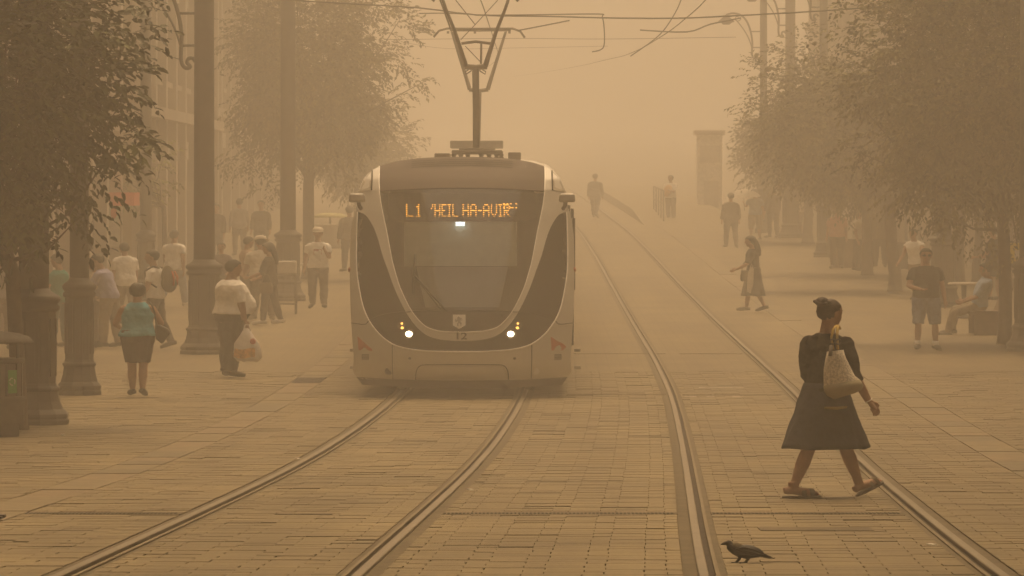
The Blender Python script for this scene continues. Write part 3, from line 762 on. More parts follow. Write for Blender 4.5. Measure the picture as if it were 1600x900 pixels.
# ------------------------------------------------------------------ posts
m_post = mat('post_paint', (.085, .072, .056), .6, .2, var=.18, scale=6, bump=.08)
def post(px, py, h, big, label, bracket=None, arm_z=5.2, group='street posts with moulded plinths'):
    p = on_ground(px, py)
    k = 1.0 if big else .74
    e = empty('street_post', p, label, 'post', group)
    pl = MB(); pr = [(.40, 0), (.40, .05), (.385, .075), (.395, .10), (.395, .13), (.37, .16), (.335, .19), (.30, .28), (.283, .37), (.283, .40), (.305, .42), (.305, .445), (.27, .47), (.255, .50)]
    pl.lathe(p, [(r * k, z) for r, z in pr], 12, False, R(15), KX * .9); pl.build('base', m_post, e)
    sh = MB(); sh.lathe(p, [(.255 * k, .50), (.255 * k, 1.36)], 12, False, R(15), KX * .9); ped = sh.build('pedestal', m_post, e)
    for a in range(12):
        an = R(30 * a)
        if math.sin(an) < .3:
            x, y = .252 * k * math.cos(an) * KX * .9, .252 * k * math.sin(an)
            MB().box(p + Vector((x * .985, y * .985, .93)), (.07 * k, .02, .70), an + R(90)).build('flute', m_post, ped)
    cp = MB(); cp.lathe(p, [(r * k, z) for r, z in [(.255, 1.36), (.29, 1.385), (.295, 1.42), (.265, 1.45), (.30, 1.49), (.305, 1.53), (.27, 1.56), (.20, 1.60), (.175, 1.64)]], 20, True, 0, KX * .9); cp.build('capital', m_post, e)
    st = MB(); st.lathe(p, [(.172 * k, 1.62), (.165 * k, 3.5), (.155 * k, h)], 20, True, 0, KX * .9); st.build('shaft', m_post, e)
    tp_ = MB(); tp_.lathe(p, [(.155 * k, h), (.20 * k, h + .05), (.12 * k, h + .2), (.03, h + .35)], 16, True, 0, KX * .9); tp_.build('finial', m_post, e)
    for sd in (bracket or ()):
        S = 1.0
        def q(dx, dz): return p + Vector((sd * dx * KX, 0, arm_z + dz))
        sc = MB(); pts = [(.13, .02), (.17, .08), (.23, .07), (.25, 0), (.20, -.07), (.27, -.09), (.33, .0), (.34, .18), (.33, .45), (.36, .75), (.44, 1.08), (.56, 1.32), (.72, 1.46), (.92, 1.50), (1.10, 1.44)]
        sc.tube([q(a, b) for a, b in crom(pts, 3)], .034, 8); br = sc.build('scroll_bracket', m_post, e)
        MB().tube([q(a, b) for a, b in crom([(.345, .3), (.44, .62), (.60, .95), (.80, 1.25)], 4)], .020, 6).build('brace', m_post, br)
        MB().tube([q(a, b) for a, b in crom([(.66, 1.30), (.76, 1.22), (.84, 1.28), (.80, 1.38), (.72, 1.36)], 4)], .016, 6).build('scroll', m_post, br)
        for z in (.30, .86): MB().tube([q(.10, z), q(.36, z)], .024, 8).build('tie_bar', m_post, br)
        ln = MB(); c = q(1.10, 1.22); ln.lathe(c, [(.04, .22), (.07, .18), (.10, .14), (.24, 0), (.24, -.03), (.16, -.05), (.10, -.12)], 16, True, 0, KX); ln.build('lantern', m_post, br)
    return e
post(53, 663, 8.2, True, 'massive dark post with fluted plinth behind the near tree trunk')
post(124, 617, 7.5, False, 'slender dark post whose plinth has a recessed panel beside the woman in turquoise')
post(319, 553, 9.0, True, 'tall dark post with a scrolled lamp bracket behind the man carrying a shopping bag', (-1,), 5.05)
post(450, 470, 9.0, True, 'hazy tall post rising in front of the bushy middle tree', (1,), 7.4)
post(228, 470, 8.0, False, 'faint slim post in front of the pilastered building')
post(1474, 480, 4.0, True, 'stout post plinth behind the man in shorts')
post(1235, 372, 9.5, True, 'hazy thick post rising above the far trees', (-1,), 6.9)
post(1287, 402, 8.6, False, 'slim post with a bracket beside the thick hazy post', (-1,), 7.2)
post(1193, 364, 8.2, False, 'faint slim post nearest the open end of the street', (-1,), 6.2)
post(1609, 549, 6.5, True, 'post plinth just showing at the edge beside the tree trunk')

# ------------------------------------------------------------------ litter bin by the near post
m_binm = mat('bin_metal', (.11, .095, .075), .6, .2, var=.2, bump=.1)
m_conc = mat('bin_concrete', (.10, .088, .066), .85, var=.2, bump=.2)
m_green = mat('sticker_green', (.07, .30, .05), .5, var=.1)
def litter_bin(px, py, label):
    p = on_ground(px, py)
    e = empty('litter_bin', p, label, 'bin')
    MB().lathe(p, [(.20, 0), (.20, .13), (.25, .14), (.255, .38), (.27, .41), (.275, .44), (.24, .46)], 20, True, 0, KX).build('base', m_conc, e)
    for a in range(14):
        an = 2 * math.pi * a / 14
        MB().box(p + Vector((.225 * KX * math.cos(an), .225 * math.sin(an), .64)), (.085, .02, .42), an + R(90)).build('slat', m_binm, e)
    MB().lathe(p, [(.245, .83), (.255, .84), (.255, .88), (.235, .89)], 24, True, 0, KX).build('rim', m_binm, e)
    MB().lathe(p, [(.17, .45), (.17, .82)], 16, True, 0, KX).build('liner', m_dark, e)
    lid = MB().lathe(p, [(.335, 1.06), (.34, 1.08), (.30, 1.13), (.20, 1.17), (.08, 1.19), (.01, 1.195)], 28, True, 0, KX).build('lid', m_binm, e)
    for a in (20, 160, 270, 340):
        an = R(a); MB().tube([p + Vector((.20 * KX * math.cos(an), .20 * math.sin(an), .86)), p + Vector((.20 * KX * math.cos(an), .20 * math.sin(an), 1.10))], .012, 6).build('lid_support', m_binm, lid)
    c = p + Vector((.155 * KX, -.215, .63))
    sk = MB().box(c, (.11, .012, .26), R(35)).build('sticker', m_green, e)
    ux = Vector((math.cos(R(35)), math.sin(R(35)), 0))
    for a0 in (80, 200, 320):
        MB().tube([c + Vector((0, -.012, 0)) + ux * (.035 * math.cos(R(a0 + d))) + Vector((0, 0, .04 * math.sin(R(a0 + d)))) for d in range(0, 85, 14)], .006, 5).build('recycling_arrow', m_signw, sk)
    return e
litter_bin(-3, 682, 'round slatted litter bin with domed lid and green sticker')

# ------------------------------------------------------------------ overhead wires
m_wire = mat('wire', (.06, .05, .04), .6, .4)
def wire(pts, r, label, name='overhead_wire', cat='wire', group='overhead line wires'):
    o = MB().tube(pts, r, 5).build(name, m_wire); return tag(o, label, cat, group)
WH = 6.08
wire([(tc(y) - 3.8, y, gz(y) + WH - .0006 * ((y - 105) % 27 - 13) ** 2 * -.2) for y in range(20, 330, 4)], .010, 'contact wire stretched above the tram line')
wire([(tc(y), y, gz(y) + WH) for y in range(20, 330, 4)], .010, 'contact wire stretched above the empty line')
ya = 97.0
wire([at(px, py, ya) for px, py in crom([(318, -12), (480, 2), (650, 12), (745, 23.5), (850, 25.5), (945, 28), (1060, 28.5), (1160, 24), (1300, 16), (1600, -6)], 3)], .016, 'cross-span wire sagging over the tram roof')
wire([at(px, py, ya) for px, py in crom([(655, 21), (700, 20.8), (760, 23.5), (840, 23), (935, 22), (941, 26), (944, 45), (944, 70), (938, 78), (925, 81)], 4)], .012, 'drop wire hooked down beside the pantograph')
wire([at(px, py, ya) for px, py in [(808, 48), (850, 40), (890, 32)]], .014, 'steady arm above the pantograph head', 'steady_arm', 'arm')
wire([at(px, py, ya + 20) for px, py in crom([(1000, 47), (1073, 50), (1110, 38), (1158, 28)], 4)], .018, 'bent steady arm over the empty line', 'steady_arm', 'arm')
wire([at(px, py, ya + 8) for px, py in crom([(1068, -10), (1055, 20), (1030, 55), (985, 88)], 5)], .012, 'curved pull-off wire over the empty line')
wire([at(px, py, 130) for px, py in crom([(600, 62), (800, 60), (950, 61), (1150, 58)], 4)], .007, 'faint far cross-span wire')
wire([at(px, py, 165) for px, py in crom([(640, 68), (700, 76), (800, 75), (950, 72)], 4)], .007, 'faintest far cross-span wire lower down')

# ------------------------------------------------------------------ far street furniture
m_plat = mat('platform_stone', (.20, .16, .09), .85, var=.15)
y0, y1 = 178.0, 235.0
e = empty('tram_platform', (tc(200) + 2.7, 195, gz(195)), 'raised tram stop platform with a sloping end', 'platform')
q = MB()
ys_ = [172, 178, 190, 205, 235]; hs = [0.02, .02, .34, .36, .36]
rings = []
for y, h in zip(ys_, hs): rings.append([(tc(y) + 1.75, y, gz(y) - .1), (tc(y) + 5.2, y, gz(y) - .1), (tc(y) + 5.2, y, gz(y) + h), (tc(y) + 1.75, y, gz(y) + h)])
recalc(q.loft(rings, True, False).build('slab', m_plat, e))
for k in range(5):
    y = 181 + k * 2.2
    MB().tube([(tc(y) + 2.6, y, gz(y) + .1), (tc(y) + 2.6, y, gz(y) + 1.25)], .035, 6).build('railing_post', m_post, e)
MB().tube([(tc(y) + 2.6, y, gz(y) + 1.25) for y in (181, 185.4, 189.8)], .03, 6).build('handrail', m_post, e)
MB().tube([(tc(y) + 2.6, y, gz(y) + .75) for y in (181, 185.4, 189.8)], .02, 6).build('handrail', m_post, e)
p = on_ground(1108, 332)
e = empty('kiosk', p, 'small pale kiosk with paled hatch standing far up the street', 'kiosk')
MB().box(p + Vector((0, 0, 1.6)), (1.0, 1.6, 3.2)).build('wall', mat('kiosk_white', (.85, .80, .70), .6), e)
MB().box(p + Vector((.05, -.82, .75)), (.6, .06, 1.1)).build('hatch', m_signw, e)  # hatch and signboard paled so the far kiosk fades like haze
MB().box(p + Vector((0, 0, 3.28)), (1.25, 1.9, .18)).build('roof', m_trimst, e)
MB().box(p + Vector((0, -.84, 2.4)), (.84, .05, .7)).build('signboard', m_signw, e)
# street cart with a white box and an empty chair by the group on the left
p = on_ground(447, 492)
e = empty('vendor_cart', p, 'small wheeled cart with a white box on top behind the long-haired woman', 'cart')
MB().box(p + Vector((0, 0, .86)), (.44, .5, .05)).build('tray', m_binm, e); MB().box(p + Vector((0, 0, .24)), (.44, .5, .03)).build('lower_shelf', m_binm, e)
for a in (-1, 1):
    for b in (-1, 1): MB().tube([p + Vector((a * .21, b * .23, 0.02)), p + Vector((a * .21, b * .23, .86))], .02, 6).build('leg', m_binm, e)
bx = bevel(MB().box(p + Vector((.02, 0, 1.02)), (.40, .46, .27)).build('box', m_signw, e), .02)
tag(bx)
bx.parent = None; bx.name = 'white_box'; bx.location = p
tag(bx, 'white box standing on the vendor cart', 'box')
p = on_ground(470, 462)
e = empty('folding_table', p, 'low folding table with a pale top behind the vendor cart', 'table')
MB().box(p + Vector((.05, 0, .74)), (.62, .7, .04)).build('tabletop', m_signw, e)
for a in (-1, 1):
    for b in (-1, 1): MB().tube([p + Vector((.05 + a * .27, b * .3, 0)), p + Vector((.05 + a * .24, b * .3, .73))], .018, 6).build('leg', m_binm, e)
p = on_ground(516, 388)
e = empty('parasol_table', p, 'faint pale round stall beyond the cap-wearing man', 'stall')
MB().lathe(p, [(.55, .72), (.56, .75), (.50, .78)], 20, True, 0, KX).build('counter', m_signw, e)
MB().lathe(p, [(.30, 0), (.28, .72)], 16, True, 0, KX).build('pedestal', m_trimst, e)
MB().lathe(p, [(.52, .98), (.53, 1.0), (.3, 1.1), (.02, 1.13)], 20, True, 0, KX).build('cover', mat('stall_yellow', (.45, .42, .18), .7), e)
MB().tube([p + Vector((0, 0, .7)), p + Vector((0, 0, 1.0))], .04, 6).build('pole', m_binm, e)
# table and bench of the seated man
p = on_ground(1506, 497)
e = empty('cafe_table', p, 'small round pedestal table in front of the seated man', 'table')
MB().lathe(p, [(.28, .70), (.285, .72), (.27, .745), (.1, .755)], 24, True, 0, KX).build('tabletop', m_trimst, e)
MB().lathe(p, [(.20, 0), (.19, .03), (.05, .06), (.04, .40), (.05, .70)], 14, True, 0, KX).build('pedestal', m_binm, e)
p = on_ground(1536, 522)
m_wood = mat('bench_wood', (.15, .10, .06), .7, var=.2)
e = empty('bench', p, 'dark solid-sided bench with slanted back under the seated man', 'bench')
MB().box(p + Vector((.0, .02, .43)), (.62, 1.3, .05)).build('seat', m_wood, e)
q = MB(); q.add([p + Vector(v) for v in ((.26, -.65, .44), (.34, -.65, .44), (.52, -.65, .90), (.45, -.65, .90), (.26, .65, .44), (.34, .65, .44), (.52, .65, .90), (.45, .65, .90))],
               [(0, 1, 2, 3), (7, 6, 5, 4), (1, 5, 6, 2), (0, 3, 7, 4), (3, 2, 6, 7), (0, 4, 5, 1)], False); q.build('backrest', m_wood, e)
for y in (-.58, .58): MB().box(p + Vector((0.03, y, .20)), (.5, .08, .41)).build('side_panel', m_wood, e)
# yellow sign at the right edge
c = at(1592, 396, 99); g = gz(99)
e = empty('signboard', (c.x, 99, g), 'yellow and white board on a post at the edge behind the tree trunk', 'sign')
MB().tube([(c.x, 99.05, g), (c.x, 99.05, c.z)], .04, 8).build('pole', m_post, e)
MB().box(c, (.42, .05, .42)).build('board', mat('sign_yellow', (.60, .48, .05), .5), e); MB().box(c + Vector((.03, -.03, -.02)), (.24, .02, .17)).build('label_plate', m_signw, e)
# the sawn-off bench/planter forms under the right trees
for k, (px, py, w, h, l) in enumerate(((1330, 418, 1.0, .75, 'dark low planter box beneath the slim far tree'), (1415, 420, .9, .7, 'dark low planter box behind the leaning woman'))):
    p = on_ground(px, py); e = empty('planter', p, l, 'planter', 'planters under the trees')
    MB().box(p + Vector((0, 0, h / 2)), (w, .9, h), taper=1.06).build('trough', m_conc if k else m_wood, e); MB().box(p + Vector((0, 0, h + .03)), (w * 1.12, 1.0, .06)).build('rim', m_wood, e)
# scraps of paper on the paving
for px, py, l in ((466, 717.5, 'white paper scrap lying by the rail'), (1456, 852, 'white scrap lying beside the rail near the frame corner'), (98, 679.5, 'tiny white scrap on the paving beside the bin'), (735, 766, 'tiny pale scrap between the two tracks')):
    p = on_ground(px, py); tag(MB().box(p + Vector((0, 0, .006)), (.035, .10, .008), .3).build('paper_scrap', m_white), l, 'litter', 'scraps of paper')

# ------------------------------------------------------------------ trees
m_bark = mat('bark', (.105, .078, .050), .9, var=.3, scale=7, bump=.5)
def leaf_material(name, c):
    m = bpy.data.materials.new(name); m.use_nodes = True
    N, L = m.node_tree.nodes, m.node_tree.links; b = N['Principled BSDF']
    at_ = N.new('ShaderNodeAttribute'); at_.attribute_name = 'tone'
    rp = N.new('ShaderNodeValToRGB'); e = rp.color_ramp.elements
    e[0].color = (c[0] * .35, c[1] * .35, c[2] * .4, 1); e[1].color = (c[0] * 2.1, c[1] * 2.1, c[2] * 1.8, 1)  # wide tone spread imitates leaf highlights and darker clumps
    L.new(at_.outputs['Fac'], rp.inputs[0]); L.new(rp.outputs[0], b.inputs['Base Color'])
    b.inputs['Roughness'].default_value = .55; b.inputs['Specular IOR Level'].default_value = .3
    b.inputs['Transmission Weight'].default_value = 0
    return m
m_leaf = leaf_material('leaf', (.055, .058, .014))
m_leaf2 = leaf_material('leaf_dusty_hazed', (.135, .120, .048))  # dusty leaves, paled further so these trees fade as if in haze
LEAF_V = np.array([(0, 0, 0), (.30, .22, .05), (.30, -.22, .05), (.72, .17, .03), (.72, -.17, .03), (1.0, 0, -.10), (.33, 0, 0), (.70, 0, -.03)])
LEAF_F = np.array([(0, 6, 1, 1), (0, 2, 6, 6), (1, 6, 7, 3), (6, 2, 4, 7), (3, 7, 5, 5), (7, 4, 5, 5)])
LEAF_V2 = np.array([(0, 0, 0), (.45, .24, .06), (.45, -.24, .06), (1.0, 0, -.08)])
LEAF_F2 = np.array([(0, 2, 3, 3), (0, 3, 1, 1)])
def foliage(name, parent, sprays, leaf, m, rg, per=9, hi=True, droop=.35):
    """sprays: (n,6) array of start point and direction; each carries alternate leaves along a twig"""
    n = len(sprays); LV, LF = (LEAF_V, LEAF_F) if hi else (LEAF_V2, LEAF_F2)
    P = sprays[:, None, :3]; D = sprays[:, None, 3:]; D = D / np.linalg.norm(D, axis=2, keepdims=True)
    t = np.linspace(.1, 1, per)[None, :, None]; ln = leaf * per * .36
    pos = P + D * t * ln; pos = pos + np.array([0, 0, -1]) * (t ** 2) * ln * droop * rg.uniform(.3, 1.2, (n, 1, 1))
    up = np.array([0, 0, 1.0]); sidev = np.cross(D, up); sidev /= np.linalg.norm(sidev, axis=2, keepdims=True) + 1e-6
    sg = np.where(np.arange(per) % 2 == 0, 1.0, -1.0)[None, :, None]; sg = sg * np.where(np.arange(per) == per - 1, .1, 1)[None, :, None]
    A = D * .62 + sidev * sg * .8 + rg.normal(0, .28, (n, per, 3)) + np.array([0, 0, -.35])
    A /= np.linalg.norm(A, axis=2, keepdims=True)
    Nn = up + rg.normal(0, .45, (n, per, 3)); Nn = Nn - A * (Nn * A).sum(2, keepdims=True); Nn /= np.linalg.norm(Nn, axis=2, keepdims=True) + 1e-6
    B = np.cross(Nn, A); sz = leaf * rg.uniform(.7, 1.25, (n, per, 1))
    V = pos[:, :, None, :] + sz[..., None] * (A[:, :, None, :] * LV[None, None, :, 0:1] + B[:, :, None, :] * LV[None, None, :, 1:2] + Nn[:, :, None, :] * LV[None, None, :, 2:3])
    V[..., 0] = V[..., 0]
    nv = len(LV); cnt = n * per
    V = V.reshape(-1, 3)
    Fq = (LF[None] + (np.arange(cnt) * nv)[:, None, None]).reshape(-1, 4)
    faces = [tuple(f) if f[2] != f[3] else tuple(f[:3]) for f in Fq.tolist()]
    og = np.array(origin_of(parent))
    me = bpy.data.meshes.new(name); me.from_pydata((V - og).tolist(), [], faces); me.materials.append(m)
    tone = np.repeat(np.clip(rg.normal(.42, .2, n), 0, 1), per) + rg.normal(0, .12, cnt)
    a_ = me.attributes.new('tone', 'FLOAT', 'FACE'); a_.data.foreach_set('value', np.repeat(np.clip(tone, 0, 1), len(LF)).astype(np.float32))
    o = bpy.data.objects.new(name, me); COL.objects.link(o); o.parent = parent
    return o
def tree(px, py, crown, leaf, n_clump, per_clump, r0, label, seed, m=None, hi=False, bend=0.0, lobes=(), fork=None, spread=1.0):
    """crown: (left px, right px, top py, bottom py, depth radius in metres); lobes: extra clumps at (px, py, radius m)"""
    rg = np.random.default_rng(seed)
    p = on_ground(px, py); Y = p.y
    e = empty('street_tree', p, label, 'tree', 'street trees')
    c0, c1 = at(crown[0], crown[3], Y), at(crown[1], crown[2], Y)
    C = np.array([(c0.x + c1.x) / 2, Y, (c0.z + c1.z) / 2]); Rr = np.array([(c1.x - c0.x) / 2, crown[4], (c1.z - c0.z) / 2])
    d = rg.normal(0, 1, (n_clump, 3)); d /= np.linalg.norm(d, axis=1, keepdims=True)
    rad = rg.uniform(.25, 1, n_clump) ** .45
    cl = C + d * rad[:, None] * Rr * .88
    csz = rg.uniform(.30, .62, n_clump) * spread
    for (lx, ly, lr) in lobes:
        q = at(lx, ly, Y + rg.uniform(-.5, .5)); cl = np.vstack([cl, [q.x, q.y, q.z]]); csz = np.append(csz, lr)
    S = []
    for c, r in zip(cl, csz):
        k = max(4, int(per_clump * (r / .46) ** 2))
        dd = rg.normal(0, 1, (k, 3)); dd /= np.linalg.norm(dd, axis=1, keepdims=True)
        st = c + dd * (rg.uniform(.1, 1, (k, 1)) ** .6) * r * np.array([1.15, 1, .8])
        out = dd * .8 + (c - C) / (np.linalg.norm(c - C) + .1) * .7 + rg.normal(0, .35, (k, 3)) + np.array([0, 0, .05])
        S.append(np.hstack([st, out]))
    S = np.vstack(S)
    foliage('crown', e, S, leaf, m or m_leaf, rg, 9 if hi else 8, hi)
    tr = MB(); top = Vector((C[0] + bend, C[1], C[2] - Rr[2] * .1)); zf = c0.z + (fork if fork is not None else .1)
    f = Vector((p.x + (top.x - p.x) * .12, p.y, zf))
    wob = lambda a: Vector((rg.normal(0, a), rg.normal(0, a), 0))
    tr.tube([p - Vector((0, 0, .05)), p + Vector((0, 0, .08)), p + Vector((0, 0, .4)) + wob(.01), (p + f) / 2 + wob(.02), f, f + (top - f) * .5 + wob(.08), top], [r0 * 1.45, r0 * 1.2, r0 * 1.02, r0 * .95, r0 * .9, r0 * .5, r0 * .15], 12)
    idx = rg.permutation(len(cl))[:min(len(cl), 38)]
    for i in idx:
        t = rg.uniform(0, .7); s_ = f + (top - f) * t; q = Vector(cl[i])
        mid = s_ + (q - s_) * .5 + Vector((0, 0, -.12 * (q - s_).length)) + wob(.06)
        tr.tube([s_, mid, q], [r0 * (.34 - .2 * t), r0 * .17, r0 * .05], 6)
    tr.build('trunk', m_bark, e)
    return e
T_NEAR = tree(29, 671, (-300, 196, -170, 392, 1.5), .125, 135, 24, .095, 'dark leafy tree close by the litter bin', 3, hi=True, fork=-.25,
     lobes=((205, 15, .26), (190, 60, .24), (225, 8, .2), (215, 48, .16), (150, 60, .3), (165, 120, .25), (195, 150, .12), (150, 175, .25), (185, 222, .14), (205, 218, .10), (215, 224, .06), (160, 235, .2), (190, 255, .1), (140, 270, .22), (150, 300, .16), (118, 345, .12), (60, 372, .2), (10, 375, .2), (110, 330, .2)))
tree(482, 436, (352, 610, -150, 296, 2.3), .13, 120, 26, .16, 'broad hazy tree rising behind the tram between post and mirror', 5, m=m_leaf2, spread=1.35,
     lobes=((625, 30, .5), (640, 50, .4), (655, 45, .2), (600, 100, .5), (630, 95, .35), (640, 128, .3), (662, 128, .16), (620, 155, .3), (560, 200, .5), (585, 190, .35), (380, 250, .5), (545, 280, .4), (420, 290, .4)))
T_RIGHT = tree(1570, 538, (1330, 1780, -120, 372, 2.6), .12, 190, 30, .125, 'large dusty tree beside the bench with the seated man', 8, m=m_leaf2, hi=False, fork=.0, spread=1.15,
     lobes=((1320, 55, .28), (1290, 60, .16), (1330, 12, .22), (1318, 0, .15), (1350, 90, .3), (1360, 40, .3), (1340, 160, .3), (1335, 235, .28), (1350, 260, .22), (1410, 300, .3), (1470, 330, .3), (1540, 370, .3), (1590, 390, .3), (1420, 10, .4), (1400, 60, .4)))
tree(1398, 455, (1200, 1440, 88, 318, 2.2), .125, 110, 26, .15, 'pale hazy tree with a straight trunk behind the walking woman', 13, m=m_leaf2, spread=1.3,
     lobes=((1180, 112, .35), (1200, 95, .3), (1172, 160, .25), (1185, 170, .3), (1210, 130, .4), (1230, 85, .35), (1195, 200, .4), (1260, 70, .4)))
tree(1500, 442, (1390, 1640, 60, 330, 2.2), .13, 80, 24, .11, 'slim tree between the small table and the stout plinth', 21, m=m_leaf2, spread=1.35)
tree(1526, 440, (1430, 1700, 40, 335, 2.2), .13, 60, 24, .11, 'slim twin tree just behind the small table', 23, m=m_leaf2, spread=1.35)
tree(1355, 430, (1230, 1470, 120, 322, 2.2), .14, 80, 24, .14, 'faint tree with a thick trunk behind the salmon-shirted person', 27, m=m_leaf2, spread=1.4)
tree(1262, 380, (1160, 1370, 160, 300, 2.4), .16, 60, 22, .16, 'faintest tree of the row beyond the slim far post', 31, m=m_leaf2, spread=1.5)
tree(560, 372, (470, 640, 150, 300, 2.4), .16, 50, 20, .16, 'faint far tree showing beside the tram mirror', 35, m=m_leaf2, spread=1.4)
tree(262, 452, (150, 270, 200, 330, 1.0), .11, 26, 9, .07, 'thin young tree with yellow-green leaves against the pilastered building', 41, m=leaf_material('leaf_yellow', (.20, .20, .035)), spread=.7)

# unseen tree copies added beside and behind the camera, shading the near air
def copy_thing(o, loc, label, rz):
    c = o.copy(); COL.objects.link(c); c.location = loc; c.rotation_euler.z = rz; c['label'] = label
    for ch in list(o.children):
        k = ch.copy(); COL.objects.link(k); k.parent = c
    return c
for k, (x, y) in enumerate(((-7.2, 41), (-7.0, 28), (-7.0, 14), (-7.2, 1))):
    copy_thing(T_NEAR, (x, y, gz(y)), 'unseen leafy tree added to shade the air beside the photographer, %s litter bin' % ('nearest the', 'second from the', 'third from the', 'farthest from the')[k], k * 1.3)
for k, (x, y) in enumerate(((8.6, 44), (8.2, 30), (8.2, 16), (8.4, 2))):
    copy_thing(T_RIGHT, (x, y, gz(y)), 'unseen leafy tree added to shade the air beside the photographer, %s bench' % ('nearest the', 'second from the', 'third from the', 'farthest from the')[k], k * 1.7)

for k, (x, y) in enumerate(((-3.4, 11), (-3.6, 0), (-3.4, -12), (3.6, 12), (3.6, 0), (3.6, -11))):  # unseen crowns added overhead to darken the haze nearest the camera
    t = copy_thing(T_RIGHT, (x, y, gz(y)), 'unseen tall broad tree added to shade the air around the photographer, %s' % ('ahead on the bin side', 'beside on the bin side', 'behind on the bin side', 'ahead on the bench side', 'beside on the bench side', 'behind on the bench side')[k], k * 1.1)
    t.scale = (1.45, 1.45, 1.9)

for k, (x, y) in enumerate(((-5.9, 15), (-6.1, 25), (5.9, 16), (6.3, 26))):  # further unseen crowns added to shade the air above the near tracks
    t = copy_thing(T_RIGHT, (x, y, gz(y)), 'unseen lofty tree added to shade the air over the near tracks, %s' % ('nearer on the bin side', 'farther on the bin side', 'nearer on the bench side', 'farther on the bench side')[k], 2 + k * 1.1)
    t.scale = (1.5, 1.5, 2.6)
# ------------------------------------------------------------------ people
SKIN = mat('skin_tan', (.38, .215, .13), .6, var=.08, scale=14)
SKIN2 = mat('skin_olive', (.31, .17, .10), .6, var=.08, scale=14)
HAIRB = mat('hair_black', (.020, .016, .012), .55, var=.4, scale=30, bump=.5)
HAIRD = mat('hair_brown', (.045, .028, .016), .55, var=.4, scale=30, bump=.5)
def cloth(name, rgb, var=.12, scale=7): return mat('cloth_' + name, rgb, .9, var=var, scale=scale, bump=.5, fine=14, spec=.12)
m_eye = mat('eye_dark', (.02, .015, .012), .3); m_lipp = mat('lip', (.30, .12, .09), .6)
m_shoe = mat('shoe_dark', (.03, .024, .018), .6); m_sole = mat('shoe_white', (.65, .60, .52), .7)
BASE_T = [(.79, .150, .095, 0), (.86, .168, .112, -.005), (.94, .170, .115, -.008), (1.03, .150, .102, 0), (1.12, .148, .102, .004), (1.22, .162, .110, .006), (1.29, .170, .108, .002), (1.345, .158, .096, -.004), (1.39, .120, .078, -.008), (1.42, .082, .064, -.008), (1.455, .056, .054, -.008)]
def dirv(p, b, s): return Vector((s * math.sin(R(b)), math.cos(R(b)) * math.sin(R(p)), -math.cos(R(b)) * math.cos(R(p))))
